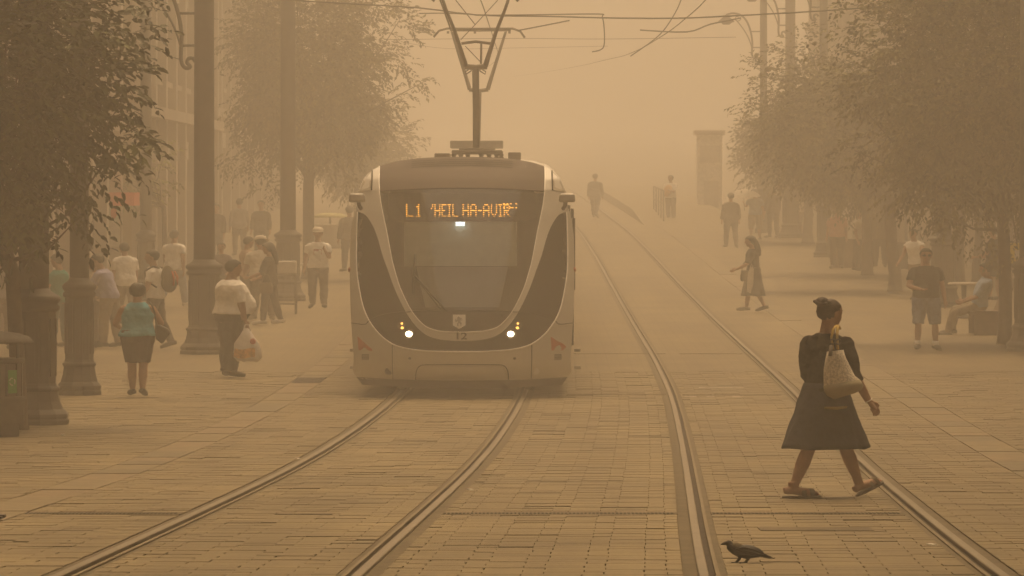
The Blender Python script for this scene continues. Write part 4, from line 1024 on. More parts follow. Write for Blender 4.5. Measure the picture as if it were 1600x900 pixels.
def person(px, py, ht, face, label, legs=((3, 1, 0, 2), (-3, -4, 0, 2)), arms=((4, 9, 14, 5), (4, 9, 14, 5)), lean=0, twist=0, head=(0, 0), top=None, bottom=None, shoes=m_shoe, hair=('short', HAIRB), skin=None,
           girth=1.0, belly=0.0, hips=1.0, shoulders=1.0, vox=None, sit=None, wide=1.0, hs=1.0):
    """legs/arms: (left, right); leg = (thigh pitch, shin pitch, toe lift, spread), arm = (upper pitch, spread, fore pitch, spread); face: turn from looking away, counter-clockwise"""
    skin = skin or SKIN
    base = on_ground(px, py); s_px = scale_at(py); k = ht / 1.70
    if vox is None: vox = .009 if s_px > 95 else (.012 if s_px > 70 else .018)
    e = empty('person', base, label, 'person', 'people on the street')
    cf, sf = math.cos(R(face)), math.sin(R(face))
    # skeleton
    piv = Vector((0, 0, .93))
    def tor(p):
        p = Vector(p); t = min(1, max(0, (p.z - .93) / .35))
        if t > 0:
            a = R(twist) * t; p = Vector((p.x * math.cos(a) - p.y * math.sin(a), p.x * math.sin(a) + p.y * math.cos(a), p.z))
            b = -R(lean) * (t ** .5); q = p - piv; p = piv + Vector((q.x, q.y * math.cos(b) - q.z * math.sin(b), q.y * math.sin(b) + q.z * math.cos(b)))
        return p
    J = {}
    for i, s in ((0, -1), (1, 1)):
        a, b, c, d = legs[i]
        h = Vector((s * .088 * hips, 0, .88)); kn = h + .425 * dirv(a, d, s); an = kn + .405 * dirv(b, d * .3, s)
        ft = Vector((s * .25, math.cos(R(c)), math.sin(R(c)))).normalized(); upv = Vector((0, -math.sin(R(c)), math.cos(R(c))))
        heel = an - ft * .055 - upv * .045; ball = an + ft * .115 - upv * .052; toe = an + ft * .185 - upv * .058
        J[i] = (h, kn, an, heel, ball, toe, ft, upv)
        a, b, c, d = arms[i]
        sh = tor((s * .165 * shoulders * girth ** .5, -.005, 1.345)); el = sh + .285 * dirv(a, b, s); wr = el + .245 * dirv(c, d, s)
        J[i + 2] = (sh, el, wr, dirv(c + 8, d, s), s)
    low = min(min(J[i][3].z, J[i][5].z) for i in (0, 1)) - .026
    dz = -low if sit is None else sit - .88
    def W(p):
        p = Vector(p) + Vector((0, 0, dz)); p = p * k
        x, y = p.x * cf - p.y * sf, p.x * sf + p.y * cf
        return base + Vector((x * KX * wide, y, p.z))
    def fin(mb, name, m, parent=e, v=None, smooth=3):
        mb.v = [W(p) for p in mb.v]; o = mb.build(name, m, parent)
        if v:
            recalc(o)
            r = o.modifiers.new('remesh', 'REMESH'); r.mode = 'VOXEL'; r.voxel_size = v; r.use_smooth_shade = True
            q = o.modifiers.new('smooth', 'SMOOTH'); q.iterations = smooth; q.factor = .5
        return o
    tex = bpy.data.textures.get('cloth_folds') or bpy.data.textures.new('cloth_folds', 'CLOUDS'); tex.noise_scale = .11; tex.noise_depth = 2
    def folds(o, st):
        d = o.modifiers.new('folds', 'DISPLACE'); d.texture = tex; d.texture_coords = 'GLOBAL'; d.strength = st; d.mid_level = .5
        return o
    def torso(mb, z0, z1, grow, narrow=False):
        rings = []
        T = [t for t in BASE_T]
        zs = sorted(set([z0] + [t[0] for t in T if z0 < t[0] < z1] + [z1]))
        for z in zs:
            w = np.interp(z, [t[0] for t in T], [t[1] for t in T]); d = np.interp(z, [t[0] for t in T], [t[2] for t in T]); y = np.interp(z, [t[0] for t in T], [t[3] for t in T])
            hb = math.exp(-((z - .92) / .10) ** 2); bb = math.exp(-((z - 1.06) / .14) ** 2)
            w = w * girth * (1 + (hips - 1) * hb) * (shoulders if z > 1.25 else 1) * (.84 if narrow and z > 1.27 else 1) + grow + belly * bb * .35; dep = d * girth * (1 + (hips - 1) * .7 * hb) + grow + belly * bb * .55; y = y + belly * bb * .55
            rings.append([tor((math.copysign(abs(math.cos(q)) ** .8, math.cos(q)) * w, math.copysign(abs(math.sin(q)) ** .9, math.sin(q)) * dep + y, z)) for q in [2 * math.pi * j / 24 for j in range(24)]])
        return mb.loft(rings, True)
    def arm(mb, i, frac, grow, start=0.0):
        sh, el, wr, hd, s = J[i + 2]; g = girth ** .6
        ts = [0, .12, .35, .54, .6, .78, 1.0]; rr = [.048, .052, .046, .040, .041, .036, .027]
        pts = []; rad = []
        for t in sorted(set([t for t in ts if t < frac] + [frac])):
            q = sh + (el - sh) * (t / .54) if t <= .54 else el + (wr - el) * ((t - .54) / .46)
            pts.append(q); rad.append(float(np.interp(t, ts, rr)) * g + grow)
        mb.ell(sh - Vector((s * .012, 0, .004)), (.046 * g + grow, .046 * g + grow, .045 * g + grow), 10, 6)
        return mb.tube(pts, rad, 12)
    def leg(mb, i, frac, grow, flare=0.0):
        h, kn, an = J[i][:3]; g = girth ** .7
        ts = [0, .08, .3, .5, .56, .72, .9, 1.0]; rr = [.080, .086, .071, .055, .053, .057, .040, .036]
        pts = []; rad = []
        for t in sorted(set([t for t in ts if t < frac] + [frac])):
            q = h + (kn - h) * (t / .512) if t <= .512 else kn + (an - kn) * ((t - .512) / .488)
            pts.append(q); rad.append(float(np.interp(t, ts, rr)) * g * (1 + (hips - 1) * (1 - t) * .8) + grow + flare * max(0, t - .2))
        return mb.tube(pts, rad, 14)
    def foot(mb, i, grow):
        h, kn, an, heel, ball, toe, ft, upv = J[i]
        mb.tube([heel + upv * .03 - ft * .01, heel + upv * .035 + ft * .05, ball + upv * .018, toe + upv * .008], [.030 + grow, .036 + grow, .036 + grow, .022 + grow], 10)
        return mb.tube([an + upv * .06, an, heel + upv * .03 + ft * .045], [.034 + grow, .034 + grow, .034 + grow], 10)
    # body: one continuous surface
    b = MB(); torso(b, .79, 1.455, -.012)
    hp, hyaw = head
    nb = tor((0, -.008, 1.43)); hr = Matrix.Rotation(R(hyaw + twist), 3, 'Z') @ Matrix.Rotation(-R(hp + lean * .5), 3, 'X')
    def H(p): return tor((0, .0, 1.47)) + hr @ ((Vector(p) - Vector((0, .0, 1.47))) * 1.09 * hs)
    hc = (0, .018, 1.595)
    b.tube([nb, H((0, .0, 1.49)), H((0, .008, 1.56))], [.058 * girth ** .5, .052 * girth ** .5, .050], 12)
    b.ell(H((0, .005, 1.612)), (.082, .102, .098), 18, 12, hr); b.ell(H((0, .030, 1.565)), (.068, .076, .087), 16, 10, hr); b.ell(H((0, .058, 1.512)), (.039, .039, .033), 10, 8, hr)
    b.ell(H((0, .103, 1.578)), (.013, .020, .022), 8, 6, hr); b.ell(H((0, .092, 1.60)), (.010, .014, .03), 8, 6, hr)
    for s in (-1, 1): b.ell(H((s * .077, -.002, 1.585)), (.011, .021, .031), 8, 6, hr)
    for i in (0, 1):
        arm(b, i, 1.0, 0); leg(b, i, 1.0, -.004); foot(b, i, 0)
        sh, el, wr, hd, s = J[i + 2]
        fwd = hd.normalized(); lat = Vector((0, 1, 0)) - fwd * fwd.y
        if lat.length < .2: lat = Vector((0, 0, 1)) - fwd * fwd.z
        lat.normalize(); nrm = fwd.cross(lat) * s
        b.ell(wr + fwd * .045, (.02, .02, .02), 8, 6); b.tube([wr, wr + fwd * .03, wr + fwd * .085], [.026, .033, .034], 10, True, .55)
        for q, (off, l) in enumerate(((.027, .066), (.010, .076), (-.008, .070), (-.025, .055))):
            k0 = wr + fwd * .078 + lat * off; k1 = k0 + fwd * l * .5 - nrm * .008; k2 = k1 + fwd * l * .42 - nrm * .024
            b.tube([k0 - fwd * .02, k0, k1, k2], [.010, .0098, .0092, .0075], 6)
        b.tube([wr + fwd * .02 + lat * .02, wr + fwd * .05 + lat * .045, wr + fwd * .085 + lat * .05 - nrm * .012], [.014, .012, .009], 6)
    fin(b, 'body', skin, v=vox)
    # face
    for s in (-1, 1):
        q = MB(); q.ell(H((s * .031, .089, 1.598)), (.011, .008, .006), 8, 6, hr); fin(q, 'eye', m_eye)
        q = MB(); q.ell(H((s * .032, .089, 1.618)), (.019, .006, .004), 8, 4, hr); fin(q, 'eyebrow', hair[1])
    q = MB(); q.ell(H((0, .089, 1.540)), (.023, .008, .007), 8, 4, hr); fin(q, 'mouth', m_lipp)
    # clothes
    if bottom:
        kind = bottom[0]
        if kind in ('trousers', 'shorts'):
            g = MB(); torso(g, .80, 1.0, .010)
            for i in (0, 1): leg(g, i, bottom[2], bottom[3], bottom[4] if len(bottom) > 4 else 0)
            folds(fin(g, kind, bottom[1], v=max(vox, .010)), .03)
        else:
            _, m, hem, rad = bottom[:4]; rings = []; n = 56
            stride = abs(legs[0][0] - legs[1][0]) / 100.0
            rgs = random.Random(int(px)); ph = [rgs.uniform(0, 6.28) for _ in range(4)]
            for t in np.linspace(0, 1, 14):
                z = 1.0 + (hem - 1.0) * t
                w = (.165 * girth + .012) * (1 + (hips - 1) * min(1, t * 3)); w = w + (rad - w) * t + .012 * math.sin(math.pi * min(1, t * 2.2)); d = (.115 * girth + .015) * (1 + (hips - 1) * min(1, t * 3)); d = d + (rad * .92 - d) * t
                ring = []
                for j in range(n):
                    a = 2 * math.pi * j / n
                    fold = 1 + t * (.035 * math.sin(7 * a + ph[0] + t) + .025 * math.sin(11 * a + ph[1]) + .015 * math.sin(17 * a + ph[2] + 2 * t))
                    ca, sa = math.cos(a), math.sin(a); ca, sa = math.copysign(abs(ca) ** .75, ca), math.copysign(abs(sa) ** .75, sa)
                    ring.append(Vector((w * fold * ca, d * fold * sa * (1 + stride * t) - .004, z + .008 * t * math.sin(5 * a + ph[3]))))
                rings.append(ring)
            g = MB(); g.loft(rings, True); folds(fin(g, 'skirt', m), .022)
    if top:
        m, sleeve, hem = top[:3]; grow = top[3] if len(top) > 3 else .014
        g = MB(); torso(g, hem, 1.425, grow, sleeve == 0)
        if sleeve > 0:
            for i in (0, 1): arm(g, i, sleeve, grow * .9)
        folds(fin(g, 'shirt', m, v=max(vox, .009)), .024 if grow < .016 else .034)
        if sleeve == 0:
            pass
    if shoes is not None:
        for i in (0, 1):
            h, kn, an, heel, ball, toe, ft, upv = J[i]
            g = MB(); g.tube([heel + upv * .028 - ft * .022, heel + upv * .034 + ft * .05, ball + upv * .022, toe + upv * .012 + ft * .015], [.038, .045, .046, .028], 12)
            g.tube([an + upv * .02, an - upv * .01, heel + upv * .035 + ft * .04], [.043, .043, .042], 12)
            fin(g, 'shoe', shoes, v=max(vox, .010), smooth=2)
    # hair and hats
    style, hm = hair[:2]
    def cap(r, c, cut, name, m, low_back=1.52, n=28, mm=18):
        g = MB(); vs = []; fs = []
        for i in range(mm + 1):
            a = math.pi * i / mm
            for j in range(n):
                bq = 2 * math.pi * j / n; p = Vector((r[0] * math.sin(a) * math.cos(bq), r[1] * math.sin(a) * math.sin(bq), r[2] * math.cos(a))) + Vector(c)
                fr = (p.y - c[1]) / r[1]
                lim = cut + (low_back - cut) * min(1, max(0, (.45 - fr) / .75))
                if p.z < lim: p = Vector((c[0] + (p.x - c[0]) * .78, c[1] + (p.y - c[1]) * .74, lim + (p.z - lim) * .1))
                p = p + Vector((noise.noise(p * 38), noise.noise(p * 38 + Vector((9, 0, 0))), noise.noise(p * 38 + Vector((0, 9, 0))))) * .006
                vs.append(H(p))
        for i in range(mm):
            for j in range(n):
                q_ = (j + 1) % n; fs.append((i * n + j, (i + 1) * n + j, (i + 1) * n + q_, i * n + q_))
        g.add(vs, fs); return fin(g, name, m)
    if style == 'short': cap((.086, .104, .098), (0, .002, 1.614), 1.648, 'hair', hm, 1.535)
    elif style == 'bob': cap((.104, .116, .118), (0, -.008, 1.600), 1.645, 'hair', hm, 1.500)
    elif style == 'bun':
        cap((.083, .101, .095), (0, .002, 1.614), 1.650, 'hair', hm, 1.530)
        g = MB(); g.ell(H((0, -.075, 1.675)), (.052, .050, .046), 14, 10); g.tube([H((.05 * math.cos(t), -.075 + .05 * math.sin(t), 1.668 + .012 * math.sin(2 * t))) for t in np.linspace(0, 6.28, 14)], .016, 6); fin(g, 'hair_bun', hm)
    elif style == 'long':
        cap((.092, .108, .102), (0, -.002, 1.612), 1.645, 'hair', hm, 1.50)
        g = MB(); g.tube([H((0, -.045, 1.65)), H((0, -.075, 1.56)), H((0, -.092, 1.46)), H((0, -.100, 1.36)), H((0, -.095, 1.26))], [.07, .088, .090, .080, .05], 14, True, .62); fin(g, 'hair_length', hm)
    elif style == 'balding': cap((.084, .101, .070), (0, -.004, 1.60), 1.615, 'hair', hm, 1.53)
    elif style in ('cap', 'hat'):
        cap((.084, .102, .094), (0, .002, 1.612), 1.64, 'hair', HAIRB, 1.535)
        g = MB(); g.loft([[H((r_ * .092 * math.cos(a), .004 + r_ * .110 * math.sin(a), z)) for a in np.linspace(0, 6.283, 21)[:-1]] for r_, z in ((1.0, 1.640), (1.02, 1.665), (.92, 1.70), (.6, 1.722), (.1, 1.728))], True)
        hat = fin(g, 'hat', hm)
        g = MB(); a0 = 0 if style == 'hat' else .35
        pts_i = [H((.092 * math.cos(a), .004 + .11 * math.sin(a), 1.643)) for a in np.linspace(a0, (6.283 if style == 'hat' else math.pi - .35), 17)]
        pts_o = [H((.092 * math.cos(a) * (1.45 if style == 'hat' else 1.05), .004 + .11 * math.sin(a) * (1.45 if style == 'hat' else 1.62), 1.632)) for a in np.linspace(a0, (6.283 if style == 'hat' else math.pi - .35), 17)]
        g.loft([pts_i, pts_o, [p - Vector((0, 0, .006)) for p in pts_o], [p - Vector((0, 0, .006)) for p in pts_i]], False, True, False); fin(g, 'brim', hm, hat)
    return dict(e=e, W=W, J=J, tor=tor, H=H, fin=fin, base=base, k=k)

WALK = ((24, 12, 12, 3), (-18, -38, -28, 3))           # left leg forward
WALK_R = ((-18, -38, -28, 3), (24, 12, 12, 3))
SOFT = ((12, 6, 4, 3), (-9, -22, -14, 3)); SOFT_R = (SOFT[1], SOFT[0])
black = cloth('black', (.006, .005, .004)); navy = cloth('navy', (.028, .030, .040)); white = cloth('white', (.84, .80, .73)); cream = cloth('cream', (.66, .60, .50))
denim = cloth('denim', (.16, .19, .26), .25, 14); pale_denim = cloth('pale_denim', (.30, .33, .38)); khaki = cloth('khaki', (.26, .21, .145)); darkp = cloth('charcoal', (.03, .026, .024)); brown = cloth('brown', (.07, .05, .036))
turq = cloth('turquoise', (.10, .36, .42)); teal = cloth('teal', (.03, .25, .20)); lilac = cloth('lilac', (.33, .32, .45)); skyb = cloth('sky_blue', (.30, .38, .50)); salmon = cloth('salmon', (.50, .26, .18)); olive = cloth('olive', (.10, .085, .05)); grey = cloth('grey', (.34, .31, .28)); purple = cloth('purple', (.075, .05, .075)); printed = cloth('printed', (.40, .33, .25), .6, 30); skirtb = cloth('skirt_blue', (.036, .038, .052), .25)

# the walking woman in the foreground
A = person(1290, 777, 1.66, -64, 'woman with a hair bun in black top and navy skirt striding across the rails', ((27, 20, 24, 0), (-24, -21, 0, 0)), ((-4, 0, 48, -16), (9, 12, 26, 4)), lean=2, twist=34, head=(4, -18), top=(black, .64, .905, .016), bottom=('skirt', skirtb, .45, .232), shoes=None, hair=('bun', HAIRD), hips=1.02, shoulders=.88, hs=.95, vox=.0065)
fin, W, J, e = A['fin'], A['W'], A['J'], A['e']
m_sand = mat('sandal_suede', (.10, .075, .045), .85, var=.15)
for i in (0, 1):
    h, kn, an, heel, ball, toe, ft, upv = J[i]; lat = ft.cross(upv)
    g = MB(); rings = []
    for zz in (-.030, -.012):
        ring = []
        for a in np.linspace(0, 2 * math.pi, 25)[:-1]:
            ring.append(an + ft * (.068 + .148 * math.cos(a)) + lat * (.044 + .008 * math.cos(a)) * math.sin(a) + upv * (zz - .048))
        rings.append(ring)
    g.loft(rings, True); so = fin(g, 'sandal', m_sand)
    for t in (.075, .135):
        g = MB(); g.loft([[an + ft * (t + dt) + lat * .049 * math.cos(a) + upv * (-.062 + .066 * math.sin(a)) for a in np.linspace(0, math.pi, 13)] for dt in (-.017, .017)], False, True, False); fin(g, 'strap', m_sand, so)
    for q in range(5):
        c = toe + lat * (-.026 + .013 * q) + ft * (.010 - abs(q - 1.5) * .006) + upv * .012
        g = MB(); g.ell(c, (.007, .009, .004), 8, 5); fin(g, 'toenail', m_red, so)
g = MB(); wr = J[3][2]; hd = J[3][3]
x_ = hd.cross(Vector((1, 0, 0))).normalized(); y_ = hd.cross(x_)
g.tube([wr - hd * .01 + (x_ * math.cos(t) + y_ * math.sin(t)) * .032 for t in np.linspace(0, 6.283, 18)], .004, 5); fin(g, 'bracelet', m_white)
for s in (-1, 1):
    g = MB(); c = Vector((s * .20, -.03, .80)); g.tube([c + Vector((0, -.09, 0)), c + Vector((s * .012, 0, -.005)), c + Vector((0, .09, .004))], [.010, .014, .010], 6); fin(g, 'pocket_trim', mat('trim_ochre', (.28, .20, .06), .8))
# her shoulder bag
def handbag():
    m_bag = mat('bag_woven_beige', (.66, .59, .48), .9, var=.3, scale=60, bump=.6, fine=90); m_bag2 = mat('bag_base_olive', (.34, .29, .18), .85, var=.1); m_str = mat('bag_strap_yellow', (.42, .28, .06), .7)
    Y = A['base'].y - .26
    def q(px, py, d=0): return at(px, py, Y + d)
    e = empty('handbag', q(1318, 622), 'slouchy beige woven shoulder bag with yellow straps', 'bag')
    rows = [(548, 1305, 13, .05), (560, 1305.5, 16, .06), (575, 1308, 21, .075), (588, 1311, 24.5, .085), (598, 1315, 28, .09), (607, 1318.5, 30, .09), (614, 1319.5, 26, .08), (619, 1320, 16, .05)]
    rows_b = rows[4:]
    ring = lambda y, x, w, d, f=1.0: [q(x + w * f * math.cos(a), y - (5.0 * math.cos(a) if y > 590 else 1.5 * math.cos(a)), -d * f * math.sin(a)) for a in np.linspace(0, 6.283, 29)[:-1]]
    MB().loft([ring(*r) for r in rows[:7]], True).build('bag_body', m_bag, e)
    MB().loft([ring(y, x, w, d, 1.03) for y, x, w, d in rows_b], True).build('bag_base', m_bag2, e)
    for dx in (-4, 5):
        st = MB().tube([q(1305 + dx * .8, 546, -.02), q(1303 + dx, 528, -.03), q(1305 + dx * .7, 514, -.01), q(1308 + dx * .3, 508.5, .08), q(1312, 514, .2)], [.013, .013, .014, .014, .013], 6, True, .5).build('strap', m_str, e)
        MB().tube([q(1305 + dx + 4.2 * math.cos(t), 534 + 4 * math.sin(t), -.05) for t in np.linspace(0, 6.283, 15)], .007, 5).build('ring', m_iron, st)
    MB().tube([q(1299, 540, -.07), q(1297, 556, -.10)], .016, 6).build('tassel', m_binm, e)
handbag()
# woman in turquoise seen from behind
P1 = person(215, 620, 1.52, 4, 'stout woman in sleeveless turquoise top and dark skirt walking away', ((8, 4, 0, -4), (-8, -16, -8, -4)), ((16, 24, 74, -14), (16, 28, 66, -10)), lean=3, head=(16, 0), top=(turq, 0, .90, .022), bottom=('skirt', cloth('aubergine', (.028, .020, .020)), .50, .165), hair=('bob', HAIRB), girth=1.2, hips=1.16, shoulders=.96)
# man with shopping bag
P2 = person(360, 590, 1.74, -62, 'heavy man in white shirt and black trousers carrying a plastic shopping bag', ((3, 0, 0, 3), (-4, -5, 0, 3)), ((4, 10, 16, 4), (2, 16, 8, 6)), lean=2, head=(6, -8), top=(white, .50, .92, .022), bottom=('trousers', black, .98, .026, .03), hair=('short', HAIRB), skin=SKIN2, girth=1.45, belly=.14, hips=1.05)
def shopping_bag():
    p = P2['W'](P2['J'][3][2] + P2['J'][3][3] * .10)
    m_pl = mat('plastic_white', (.66, .60, .54), .45, var=.1, bump=.4, fine=20); e = empty('shopping_bag', p - Vector((0, 0, .5)), 'white plastic shopping bag with orange print held by the heavy man', 'bag')
    rg = random.Random(3); rings = []
    for t, w, d in ((0, .035, .03), (.12, .10, .06), (.22, .17, .10), (.34, .19, .12), (.44, .19, .125), (.49, .14, .09)):
        rings.append([p + Vector((w * KX * .95 * math.cos(a) * (1 + .05 * math.sin(5 * a + t * 20)) + .03 * t, d * math.sin(a) - .06, -.03 - t + .012 * math.sin(4 * a))) for a in np.linspace(0, 6.283, 25)[:-1]])
    b = MB().loft(rings, True).build('bag_body', m_pl, e)
    rings = [[p + Vector((w * KX * .95 * math.cos(a) * (1 + .05 * math.sin(5 * a + t * 20)) * 1.015 + .03 * t, d * 1.03 * math.sin(a) - .06, -.03 - t + .012 * math.sin(4 * a))) for a in np.linspace(3.5, 5.3, 12)] for t, w, d in ((.30, .183, .113), (.34, .19, .12), (.40, .19, .123), (.44, .19, .125))]
    MB().loft(rings, False, True, False).build('print', mat('print_orange', (.62, .34, .10), .5, var=.4, scale=18), b)
    c = p + Vector((.10, -.165, -.22)); MB().ell(c, (.045, .012, .045), 12, 8).build('print', mat('print_red', (.50, .14, .10), .5), b)
    for dy in (-.03, .03): MB().tube([p + Vector((-.05, -.06 + dy, -.06)), p + Vector((-.02, -.02 + dy * .5, .03)), p + Vector((.03, -.02 + dy * .5, .03)), p + Vector((.06, -.06 + dy, -.06))], .009, 5).build('handle', m_pl, e)
shopping_bag()
# group on the left
person(3, 548, 1.72, 10, 'person in a grey shirt cut by the frame behind the tree trunk', top=(grey, .5, .88, .02), bottom=('trousers', khaki, .98, .02))
person(92, 543, 1.62, 60, 'woman in a teal top and jeans between two dark posts', arms=((20, 8, 70, -10), (20, 8, 75, -10)), head=(14, 0), top=(teal, .35, .82, .02), bottom=('trousers', cloth('teal_jeans', (.06, .15, .16)), .97, .014), hair=('short', HAIRD), hips=1.1)
person(149, 541, 1.56, 80, 'long-haired woman in a printed blouse and wide brown trousers', arms=((10, 8, 30, 2), (12, 8, 60, -5)), head=(8, 0), top=(printed, .6, .80, .022), bottom=('trousers', cloth('taupe', (.15, .12, .09)), .98, .03, .06), hair=('long', HAIRB))
person(135, 520, 1.70, 40, 'dark-haired person mostly hidden behind the slender post', top=(grey, .5, .85, .02), bottom=('trousers', darkp, .98, .02))
person(171, 544, 1.66, 70, 'man in a lilac shirt and khaki trousers leaning forward', ((6, 0, 0, 4), (-6, -8, 0, 4)), ((25, 8, 40, 2), (20, 8, 46, 2)), lean=16, head=(10, 0), top=(lilac, .88, .88, .024), bottom=('trousers', khaki, .98, .024), hair=('short', HAIRB))
person(197, 508, 1.62, 20, 'person in a loose white shirt behind the lilac-shirted man', lean=10, top=(white, .4, .80, .03), bottom=('trousers', khaki, .98, .02))
B1 = person(243, 546, 1.70, 82, 'man in white shirt and dark trousers carrying a backpack', SOFT, ((12, 10, 30, 2), (-14, 8, 10, 4)), lean=4, head=(2, 10), top=(white, .34, .86, .022), bottom=('trousers', cloth('slate', (.05, .042, .04)), .98, .02), hair=('short', HAIRB))
def backpack():
    W, tor = B1['W'], B1['tor']; c = W(tor((0, -.21, 1.20)))
    e = empty('backpack', W(tor((0, -.2, .98))), 'dark backpack with orange trim on the white-shirted man', 'backpack')
    b = MB(); b.ell((0, 0, 0), (1, 1, 1), 18, 12); b.v = [W(tor((p[0] * .17, -.215 + p[1] * (.10 + .025 * (p[2] < 0)), 1.20 + math.copysign(abs(p[2]) ** .8, p[2]) * .235))) for p in [Vector(v) for v in b.v]]
    b.build('pack', cloth('pack_olive', (.055, .045, .028)), e)
    mo = cloth('pack_orange', (.45, .09, .03))
    for s in (-1, 1):
        MB().tube([W(tor((s * .10, -.30, 1.33))), W(tor((s * .13, -.325, 1.22))), W(tor((s * .13, -.31, 1.08)))], [.012, .026, .014], 6).build('trim', mo, e)
        MB().tube([W(tor((s * .11, -.12, 1.40))), W(tor((s * .12, -.02, 1.435))), W(tor((s * .13, .11, 1.36))), W(tor((s * .15, .10, 1.2))), W(tor((s * .17, -.06, 1.06)))], .018, 6).build('strap', darkp, e)
backpack()
person(272, 481, 1.70, -20, 'man in a white T-shirt and pale jeans striding away', WALK_R, ((20, 10, 34, 3), (-16, 10, -4, 5)), top=(white, .3, .84, .028), bottom=('trousers', pale_denim, .98, .022), shoes=m_sole, hair=('short', HAIRB))
person(346, 486, 1.45, 175, 'person in a dark purple top partly hidden by the tall post', arms=((15, 10, 60, -8), (15, 10, 60, -8)), top=(purple, .9, .85, .02), bottom=('trousers', darkp, .98, .02), hair=('short', HAIRD))
person(386, 492, 1.62, -60, 'person in a pink-beige shirt and brown trousers in the group', arms=((15, 8, 50, 0), (15, 8, 50, 0)), head=(12, 0), top=(cloth('pinkbeige', (.42, .28, .20)), .4, .85, .02), bottom=('trousers', brown, .98, .02))
person(410, 501, 1.70, 15, 'broad man in pale hat and cream shirt seen from behind', ((6, 2, 0, 5), (-6, -8, 0, 5)), ((20, 10, 50, 0), (18, 10, 50, 0)), lean=10, head=(10, 0), top=(cream, .4, .88, .026), bottom=('trousers', brown, .98, .024), hair=('hat', cream), girth=1.15, wide=1.08)
C1 = person(421, 508, 1.62, 75, 'long-haired woman in dark clothes standing in the group', ((8, 4, 0, 4), (-10, -14, 0, 4)), ((18, 8, 68, -6), (14, 8, 62, -6)), head=(8, 0), top=(darkp, .55, .82, .02), bottom=('trousers', cloth('darkslate', (.045, .038, .035)), .98, .014), shoes=m_sole, hair=('long', HAIRB))
def small_bag(Pn, px, py, dY, w, h, m, label, name='handbag'):
    c = at(px, py, Pn['base'].y + dY); e = empty(name, c - Vector((0, 0, h / 2)), label, 'bag')
    rings = [[c + Vector((w / 2 * f * math.cos(a) * KX, .06 * f * math.sin(a), z * h / 2)) for a in np.linspace(0, 6.283, 17)[:-1]] for z, f in ((-1, .75), (-.8, .98), (0, 1), (.8, .86), (1, .7))]
    b = MB().loft(rings, True).build('bag_body', m, e)
    MB().tube(crom([c + Vector((-w * .4, 0, h * .45)), c + Vector((-w * .2, .02, h * 1.1)), c + Vector((w * .15, .02, h * 1.2)), c + Vector((w * .4, 0, h * .45))], 3), .010, 5).build('strap', m, e)
small_bag(C1, 416, 450, -.22, .24, .22, cloth('bag_tan', (.12, .09, .055)), 'tan bag held by the long-haired woman in dark clothes')
m_lea = mat('leather_black', (.02, .017, .014), .5)
def lady_bag():
    c = at(251, 518, P1['base'].y - .02); e = empty('handbag', at(251, 537, P1['base'].y - .02), 'black leather handbag slung beside the woman in turquoise', 'bag')
    pts = [at(x, y, P1['base'].y - .08) for x, y in ((241, 508), (250, 508), (262, 514), (266, 521), (253, 538), (243, 530))]
    bevel(MB().poly(pts, (0, .16, 0)).build('bag_body', m_lea, e), .02)
    MB().tube([at(x, y, P1['base'].y + d) for x, y, d in ((244, 510, -.1), (242, 490, -.14), (238, 478, -.13), (234, 472, 0), (240, 490, .12), (246, 509, .06))], .012, 6).build('strap', m_lea, e)
lady_bag()
D1 = person(497, 483, 1.72, 178, 'man in cap and white T-shirt with red print walking towards the tram', SOFT, ((18, 10, 132, -16), (-4, 12, 8, 6)), top=(white, .32, .86, .026), bottom=('trousers', cloth('dk_taupe', (.07, .055, .045)), .98, .024), hair=('cap', cream))
g = MB(); rings = [[D1['tor']((x, .137, z)) for x in np.linspace(-.075, .075, 7)] for z in (1.27, 1.21, 1.15)]; g.loft(rings, False, True, False); D1['fin'](g, 'shirt_print', mat('print_faded_red', (.50, .22, .16), .9, var=.3, scale=40))
person(546, 425, 1.75, 20, 'dark-jacketed person half hidden behind the tram corner', top=(cloth('dkjacket', (.06, .05, .042)), .95, .80, .028), bottom=('trousers', darkp, .98, .02))
person(408, 408, 1.72, 170, 'faint dark person standing far behind the white-hatted man', top=(darkp, .9, .8, .02), bottom=('trousers', darkp, .98, .02))
person(338, 414, 1.70, 160, 'faint person in brown far behind the tall post', top=(brown, .9, .8, .02), bottom=('trousers', darkp, .98, .02))
person(374, 400, 1.68, 10, 'faint far person in grey between post and group', top=(grey, .9, .8, .02), bottom=('trousers', brown, .98, .02))
# right side
E1 = person(1177, 488, 1.60, 86, 'woman in a dark dress walking with bags in front of her', SOFT, ((20, 8, 58, -4), (16, 8, 62, -6)), head=(8, 0), lean=3, top=(darkp, .5, .85, .02), bottom=('skirt', cloth('dkdress', (.05, .042, .034)), .34, .21), hair=('long', HAIRB))
small_bag(E1, 1164, 431, -.15, .17, .24, m_lea, 'dark handbag carried by the woman in the dark dress')
def tote():
    Y = E1['base'].y - .24; e = empty('tote_bag', at(1172, 458, Y), 'thin pale tote hanging in front of the woman in the dark dress', 'bag')
    MB().poly([at(x, y, Y) for x, y in ((1168, 428), (1173, 416), (1178, 420), (1177, 444), (1173, 458), (1167, 456))], (0, .05, 0)).build('bag_body', cream, e)
    MB().tube([at(1172, 420, Y), at(1174, 412, Y + .05), at(1177, 420, Y)], .008, 5).build('strap', cream, e)
tote()
person(1142, 388, 1.70, 4, 'person in dark clothes under the umbrella', SOFT, top=(cloth('dk_brown', (.05, .04, .033)), .9, .75, .024), bottom=('trousers', darkp, .98, .02), hair=('short', HAIRD))
G1 = person(1180, 377, 1.66, -6, 'person in a light blue shirt holding the pale umbrella', SOFT_R, ((40, 20, 120, 20), (6, 10, 12, 4)), top=(skyb, .35, .86, .026), bottom=('shorts', khaki, .62, .03))
